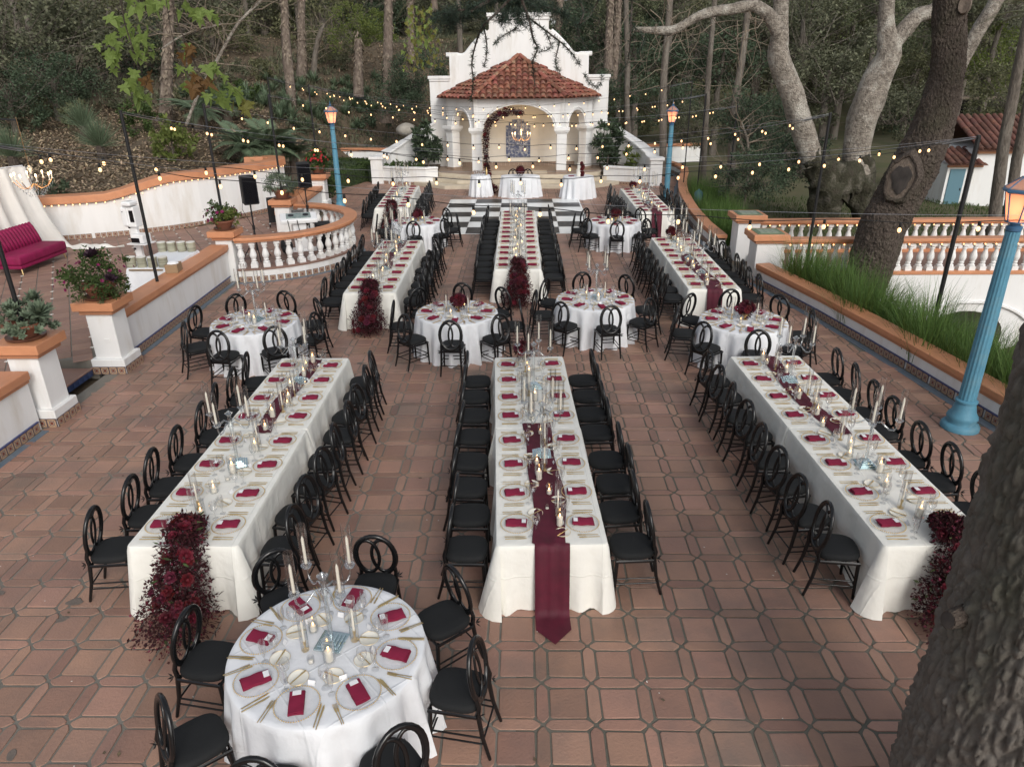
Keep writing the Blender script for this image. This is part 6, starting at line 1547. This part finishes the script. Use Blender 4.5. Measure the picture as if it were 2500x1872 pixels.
def hedge(label, a, c, wd, h, z, seed):
    random.seed(seed); a, c = Vector((*a, z)), Vector((*c, z)); d = c-a; L_ = d.length; u = d/L_; nn = Vector((-u.y, u.x, 0)); bb = B()
    for _ in range(int(2600*L_/4*(wd+h))):
        s, q, v = R()*L_, U(-.5, .5)*wd, U(0, 1)*h
        f = R()
        if f < .45: v = h*U(.93, 1.04)
        elif f < .9: q = (-.5 if R() < .7 else .5)*wd*U(.93, 1.05)
        bb.leaf(a+u*s+nn*q+Vector((0, 0, v)), rv()+Vector((0, 0, .3)), rv(), U(.05, .10), .045)
    t = thing('box_hedge', label, 'hedge'); obj('core', me(B().box(0, 0, h/2-.02, L_, wd-.08, h-.05), 'leaf_deep'), t, (a+c)/2, atan2(u.y, u.x)); obj('foliage', me(bb, 'hedge_leaf'), t)
hedge('clipped hedge along the path behind the left lamp post', (-9.3, 30.6), (-7.7, 35.8), .6, .7, 0, 401)
hedge('low clipped hedge left of the pavilion planter', (-8.0, 36.6), (-7.2, 35.4), .5, .8, 0, 402)
hedge('far clipped hedge below the orange capped garden wall', (-12.2, 38.0), (-7.3, 37.6), .6, .75, .05, 403)
def simple_wall(label, a, c, Y0, Y1, hpx): pass
g1, g2 = at(745, 352, 39.5), at(1000, 338, 39.5)
wl_ = wall('garden_wall', 'low white garden wall with orange cap behind the hedge', [(g1.x-6, 40.2), (g1.x, 39.6), (g2.x, 39.4)], .3, -.2, 1.15, cap=.14, ledge=False)
g1, g2 = at(1545, 325, 44), at(1900, 330, 44)
wall('garden_wall', 'low white garden wall with orange cap beyond the far lawn', [(g1.x-3, 44), (g2.x-4, 45)], .3, -.5, .75, cap=.14, ledge=False)
pl = thing('planter', 'orange stucco planter with blue tiled seat behind the loudspeaker', 'planter', (-9.6, 29.6, 0), radians(-10)); obj('body', me(B().box(0, 0, .35, 1.9, .9, .7), 'orange_dull', bev=.02), pl); obj('tiled_seat', me(B().box(.35, -.1, .73, .8, .5, .06), 'blue_tile', bev=.01), pl)
bs = thing('raised_bed', 'round gravel bed with pale kerb left of the hedge', 'bed', (-9.6, 32.6, 0)); obj('kerb', me(B().tube([(1.0*cos(i*pi/12), .8*sin(i*pi/12), .25) for i in range(24)], .12, 8, True), 'stone_step', 60), bs); obj('gravel', me(B().lathe([(1.0, .2), (0, .25)], 24), 'gravel'), bs)
rk = thing('boulder', 'pale rounded boulder on the planting bank', 'rock', at(992, 318, 39)); bb = B().ball((0, 0, 0), .55, 14, 9, .6); bb.v = [(x*(1+.12*sin(y*7)), y, z*(1+.1*cos(x*5))) for x, y, z in bb.v]; mat('rock', (.42, .39, .34), .9, (.33, .30, .26), 4, bump=.4); obj('rock_body', me(bb, 'rock', 180), rk)
# ------------------------------------------------------------------ potted plants
def potted(label, x, y, z, r, h, parts, name='potted_plant'):
    t = thing(name, label, 'potted plant', (x, y, z)); pot(t, r, h)
    for nm, data, loc in parts: obj(nm, data, t, loc)['kind'] = 'stuff'
    return t
def rosettes(n, R_, hh, seed, mt, L=.11, w=.05):
    random.seed(seed); bb = B()
    for _ in range(n):
        d = rv(); d.z = abs(d.z); c = Vector((d.x*R_, d.y*R_, d.z*hh))*(R()**.35)
        up = (d+Vector((0, 0, .3))).normalized(); s = up.orthogonal().normalized(); q = up.cross(s); k = U(.7, 1.25)
        for i in range(13): a = i*2.4; e = .35+.9*i/13; v = (s*cos(a)+q*sin(a))*cos(e)+up*sin(e); bb.leaf(c, v, up, L*k, w*k)
    return me(bb, mt)
random.seed(2)
big = agave_mesh(77, 40, .22); bigm = big.copy(); bigm.materials.clear(); bigm.materials.append(MATS['leaf_grey'])
t = potted('terracotta bowl of grey green succulents on nearest left pillar', -7.42, 9.93, 1.352, .26, .24, [('rosettes', rosettes(46, .42, .36, 5, 'leaf_grey'), (0, 0, .20)), ('low_rosettes', rosettes(26, .46, .10, 6, 'leaf_grey', .09), (0, 0, .14))])
obj('large_rosette', bigm, t, (.30, -.05, .36), 0, 1.1, (.3, .5, 0)); obj('large_rosette', bigm, t, (.12, .2, .50), 0, .8, (.1, .1, 0))
def flowers(n, rx, rz, seed, mt, s=.045, zo=0):
    random.seed(seed); bb = B()
    for _ in range(n):
        d = rv(); d.z = abs(d.z)*.9-.15; c = Vector((d.x*rx, d.y*rx, d.z*rz+zo)); dd = Vector((d.x, d.y, d.z+.2)).normalized(); o = dd.orthogonal().normalized(); q = dd.cross(o)
        for i in range(5): a = i*2*pi/5; bb.leaf(c, (o*cos(a)+q*sin(a))+dd*.35, dd, s, s*.8)
    return me(bb, mt)
t = potted('large bowl of trailing petunias on pillar by the steps', -7.42, 12.0, 1.342, .27, .26, [('foliage', me(crown(2300, .62, .6, .40, .065, .036, 60, 11, .2), 'hedge_leaf'), (0, 0, .40)), ('trailing_foliage', me(crown(500, .55, .5, .22, .06, .034, 24, 12, -.4), 'leaf_olive'), (0, 0, .16)), ('flowers', flowers(24, .66, .46, 13, 'petunia', .04), (0, 0, .38))])
obj('dark_rosette', me(rosettes(5, .08, .08, 14, 'dark_rosette', .13, .07).copy() and B().add([], []), None) if False else rosettes(5, .08, .08, 14, 'dark_rosette', .13, .07), t, (.05, -.05, .72)); obj('dark_rosette', rosettes(3, .06, .06, 15, 'dark_rosette', .11, .06), t, (.35, -.2, .36))
potted('bowl of pink petunias and bright green foliage around a pole', -7.55, 18.0, 1.302, .25, .24, [('foliage', me(crown(900, .36, .36, .26, .06, .04, 26, 21, .2), 'leaf_bright'), (.1, -.05, .34)), ('dark_foliage', me(crown(900, .42, .4, .32, .06, .034, 26, 22, .2), 'hedge_leaf'), (-.12, .05, .38)), ('flowers', flowers(26, .46, .32, 23, 'petunia', .06), (0, 0, .34))])
potted('terracotta pot of grey leaved shrub on the far balustrade pillar', -7.55, 22.75, 1.282, .27, .30, [('foliage', me(crown(2200, .55, .5, .34, .09, .022, 50, 31, .3), 'leaf_grey'), (0, 0, .46))])
potted('terracotta pot of red geraniums on the lamp side pillar', -7.95, 28.6, 1.282, .28, .32, [('foliage', me(crown(1300, .45, .45, .42, .10, .07, 34, 41, .1), 'hedge_leaf'), (0, 0, .55)), ('flowers', flowers(34, .46, .46, 42, 'geranium', .06), (0, 0, .55))])
# ------------------------------------------------------------------ tall grass behind the right wall
def grass_clump(seed, n=230, h=.95):
    random.seed(seed); V = []; F_ = []
    for _ in range(n):
        a = R()*2*pi; r = R()**.6*.28; x, y = r*cos(a), r*sin(a); L_ = h*U(.5, 1.15); le = U(.1, .8)*(.3+r*2.2); b_ = a+U(-.9, .9); w_ = U(.004, .009); o = len(V); sx, sy = -sin(b_)*w_, cos(b_)*w_
        for k, t in enumerate((0, .4, .75, 1.0)):
            q = 1-t*.95; d = le*t*t; z = L_*(t-.35*le*t*t*t); V += [(x+cos(b_)*d+sx*q, y+sin(b_)*d+sy*q, z), (x+cos(b_)*d-sx*q, y+sin(b_)*d-sy*q, z)]
        F_ += [(o+2*k, o+2*k+1, o+2*k+3, o+2*k+2) for k in range(3)]
    return me(B().add(V, F_), 'grass_blade')
GC = [grass_clump(k) for k in range(4)]; random.seed(71); gi = 0
for y in [8.2+i*.42 for i in range(23)]:
    for j in range(3):
        x = right_edge(y)+.62+j*.62+U(-.2, .2); yy = y+U(-.2, .2)
        if hypot(x-8.0, yy-17.2) < .55 or yy > 17.6: continue
        gi += 1; tag(obj('grass_clump', GC[gi % 4], None, (x, yy, -.02-.40*j), R()*6, U(1.1, 1.6)), '%s tall grass clump in row %s behind the low right wall' % (ORD[int((y-8.2)/.42+.5)], ('one', 'two', 'three')[j]), 'grass', 'grass clumps behind right wall')
for y in [22.0+i*.6 for i in range(16)]:
    for j in range(2):
        x = right_edge(y)+.7+j*.7+U(-.2, .2); gi += 1; tag(obj('grass_clump', GC[gi % 4], None, (x, y, -.12), R()*6, U(.8, 1.3)), '%s grass clump in row %s behind the curving right wall' % (ORD[int((y-22)/.6+.5)], ('one', 'two')[j]), 'grass', 'grass clumps behind curving wall')
random.seed(72); bb = B()
for _ in range(9000):
    x, y = U(9.5, 22), U(21.6, 32); z = hgt(x, y); bb.leaf((x, y, z), Vector((U(-.5, .5), U(-.5, .5), 1)), rv(), U(.06, .18), .03)
o = obj('ground_cover', me(bb, 'hedge_leaf')); o['kind'] = 'stuff'
bb = B(); random.seed(73)
for _ in range(42000):
    x = U(-24, -9); y = U(20, 37); z = hgt(x, y)
    if x > -18 and y < 21.2+(x+14.2)*.42+.6: continue
    bb.leaf((x, y, z+.005), Vector((U(-1, 1), U(-1, 1), U(0, .35))), Vector((U(-.4, .4), U(-.4, .4), 1)), U(.08, .18), .07)
mat('dry_leaf', (.27, .205, .135), .9, isl=.6); o = obj('leaf_litter', me(bb, 'dry_leaf')); o['kind'] = 'stuff'
bb = B(); b2 = B(); random.seed(74)
for _ in range(30000):
    x, y = U(-24, 8), U(36.5, 60); z = hgt(x, y); q = NZ.noise((x*.35, y*.35, 0))
    if -5.5 < x < 5 and y < 38 or x < -16 and R() < .6: continue
    if q > -.05+.02*(y-45): b2.leaf((x, y, z), Vector((U(-.7, .7), U(-.7, .7), .9)), rv(), U(.15, .42), U(.04, .10))
    else: bb.leaf((x, y, z+.01), Vector((U(-1, 1), U(-1, 1), U(0, .4))), Vector((U(-.4, .4), U(-.4, .4), 1)), U(.10, .22), .08)
o = obj('slope_litter', me(bb, 'dry_leaf')); o['kind'] = 'stuff'; o = obj('slope_undergrowth', me(b2, 'leaf_oak')); o['kind'] = 'stuff'
bl = thing('bollard', 'dark green bollard in the grass behind the curving wall', 'bollard', (*at(1704, 490, 27.5).xy, -.35)); mat('bollard_green', (.05, .13, .14), .5); obj('bollard_body', lathe_me([(.16, 0), (.16, .95), (.14, 1.0), (.0, 1.12)], 16, 'bollard_green', 50), bl)
# ------------------------------------------------------------------ buildings far right
mat('old_roof', (.16, .065, .045), .85, (.10, .05, .04), 5, obr=.3, bump=.2, wpos=True); mat('door_blue', (.10, .20, .25), .55); mat('shed_dark', (.02, .018, .016), .9); mat('shed_wood', (.16, .13, .10), .9)
hs_ = thing('small_house', 'small white house with red tile roof and blue door at right', 'house', (0, 0, 0))
obj('wall', me(B().box(20.6, 32.2, .65, 4.6, 4.0, 2.3).box(17.95, 31.4, .35, 1.3, 2.2, 1.75), 'plaster'), hs_)
dp = at(2352, 470, 30.28); do_ = obj('door', me(B().box(17.72, 30.285, .30, .62, .05, 1.5), 'door_blue', bev=.01), hs_); obj('handle', me(B().box(17.95, 30.25, .25, .03, .03, .10), 'black_iron'), do_)
obj('eave_band', me(B().box(17.95, 30.25, 1.17, 1.4, .12, .09).box(20.6, 30.15, 1.72, 4.7, .14, .12), 'orange_dull'), hs_)
def roof_tiles(parent, x0, x1, y0, z0, y1, z1, r, pit, mt_mesh):
    n = int((x1-x0)/pit); L_ = hypot(y1-y0, z1-z0); rows = int(L_/.32); a = atan2(z1-z0, y1-y0)
    for i in range(n):
        for j in range(rows): obj('roof_tile', mt_mesh, parent, (x0+pit*(i+.5)+U(-.015, .015), y0+(y1-y0)*j/rows, z0+(z1-z0)*j/rows+.03), 0, 1, (a+U(.02, .07), 0, 0))
OT = BT.copy(); OT.materials.clear(); OT.materials.append(MATS['old_roof'])
rf = obj('roof', me(B().add([(18.15, 29.9, 1.78), (23.1, 29.9, 1.78), (23.1, 32.3, 2.9), (18.15, 32.3, 2.9), (18.15, 34.6, 1.78), (23.1, 34.6, 1.78)], [(0, 1, 2, 3), (3, 2, 5, 4)]), 'old_roof'), hs_); roof_tiles(rf, 18.1, 23.1, 29.85, 1.8, 32.3, 2.9, .1, .27, OT)
rf2 = obj('porch_roof', me(B().add([(17.15, 29.95, 1.22), (18.7, 29.95, 1.22), (18.7, 31.4, 1.75), (17.15, 31.4, 1.75)], [(0, 1, 2, 3)]), 'old_roof'), hs_); roof_tiles(rf2, 17.15, 18.7, 29.9, 1.23, 31.3, 1.72, .1, .27, OT)
sh = thing('open_shed', 'long low wooden shed with dark open bays far right', 'shed', (0, 0, 0)); sx0, sx1 = at(2220, 320, 64).x, at(2420, 320, 64).x
obj('back_wall', me(B().box((sx0+sx1)/2, 67, .9, sx1-sx0, .2, 2.8), 'shed_dark'), sh); obj('roof', me(B().box((sx0+sx1)/2, 65.5, 2.35, sx1-sx0+.8, 3.6, .22), 'shed_wood'), sh)
for i in range(7): obj('post', me(B().box(sx0+(sx1-sx0)*i/6, 64, .9, .18, .18, 2.8), 'shed_wood'), sh)
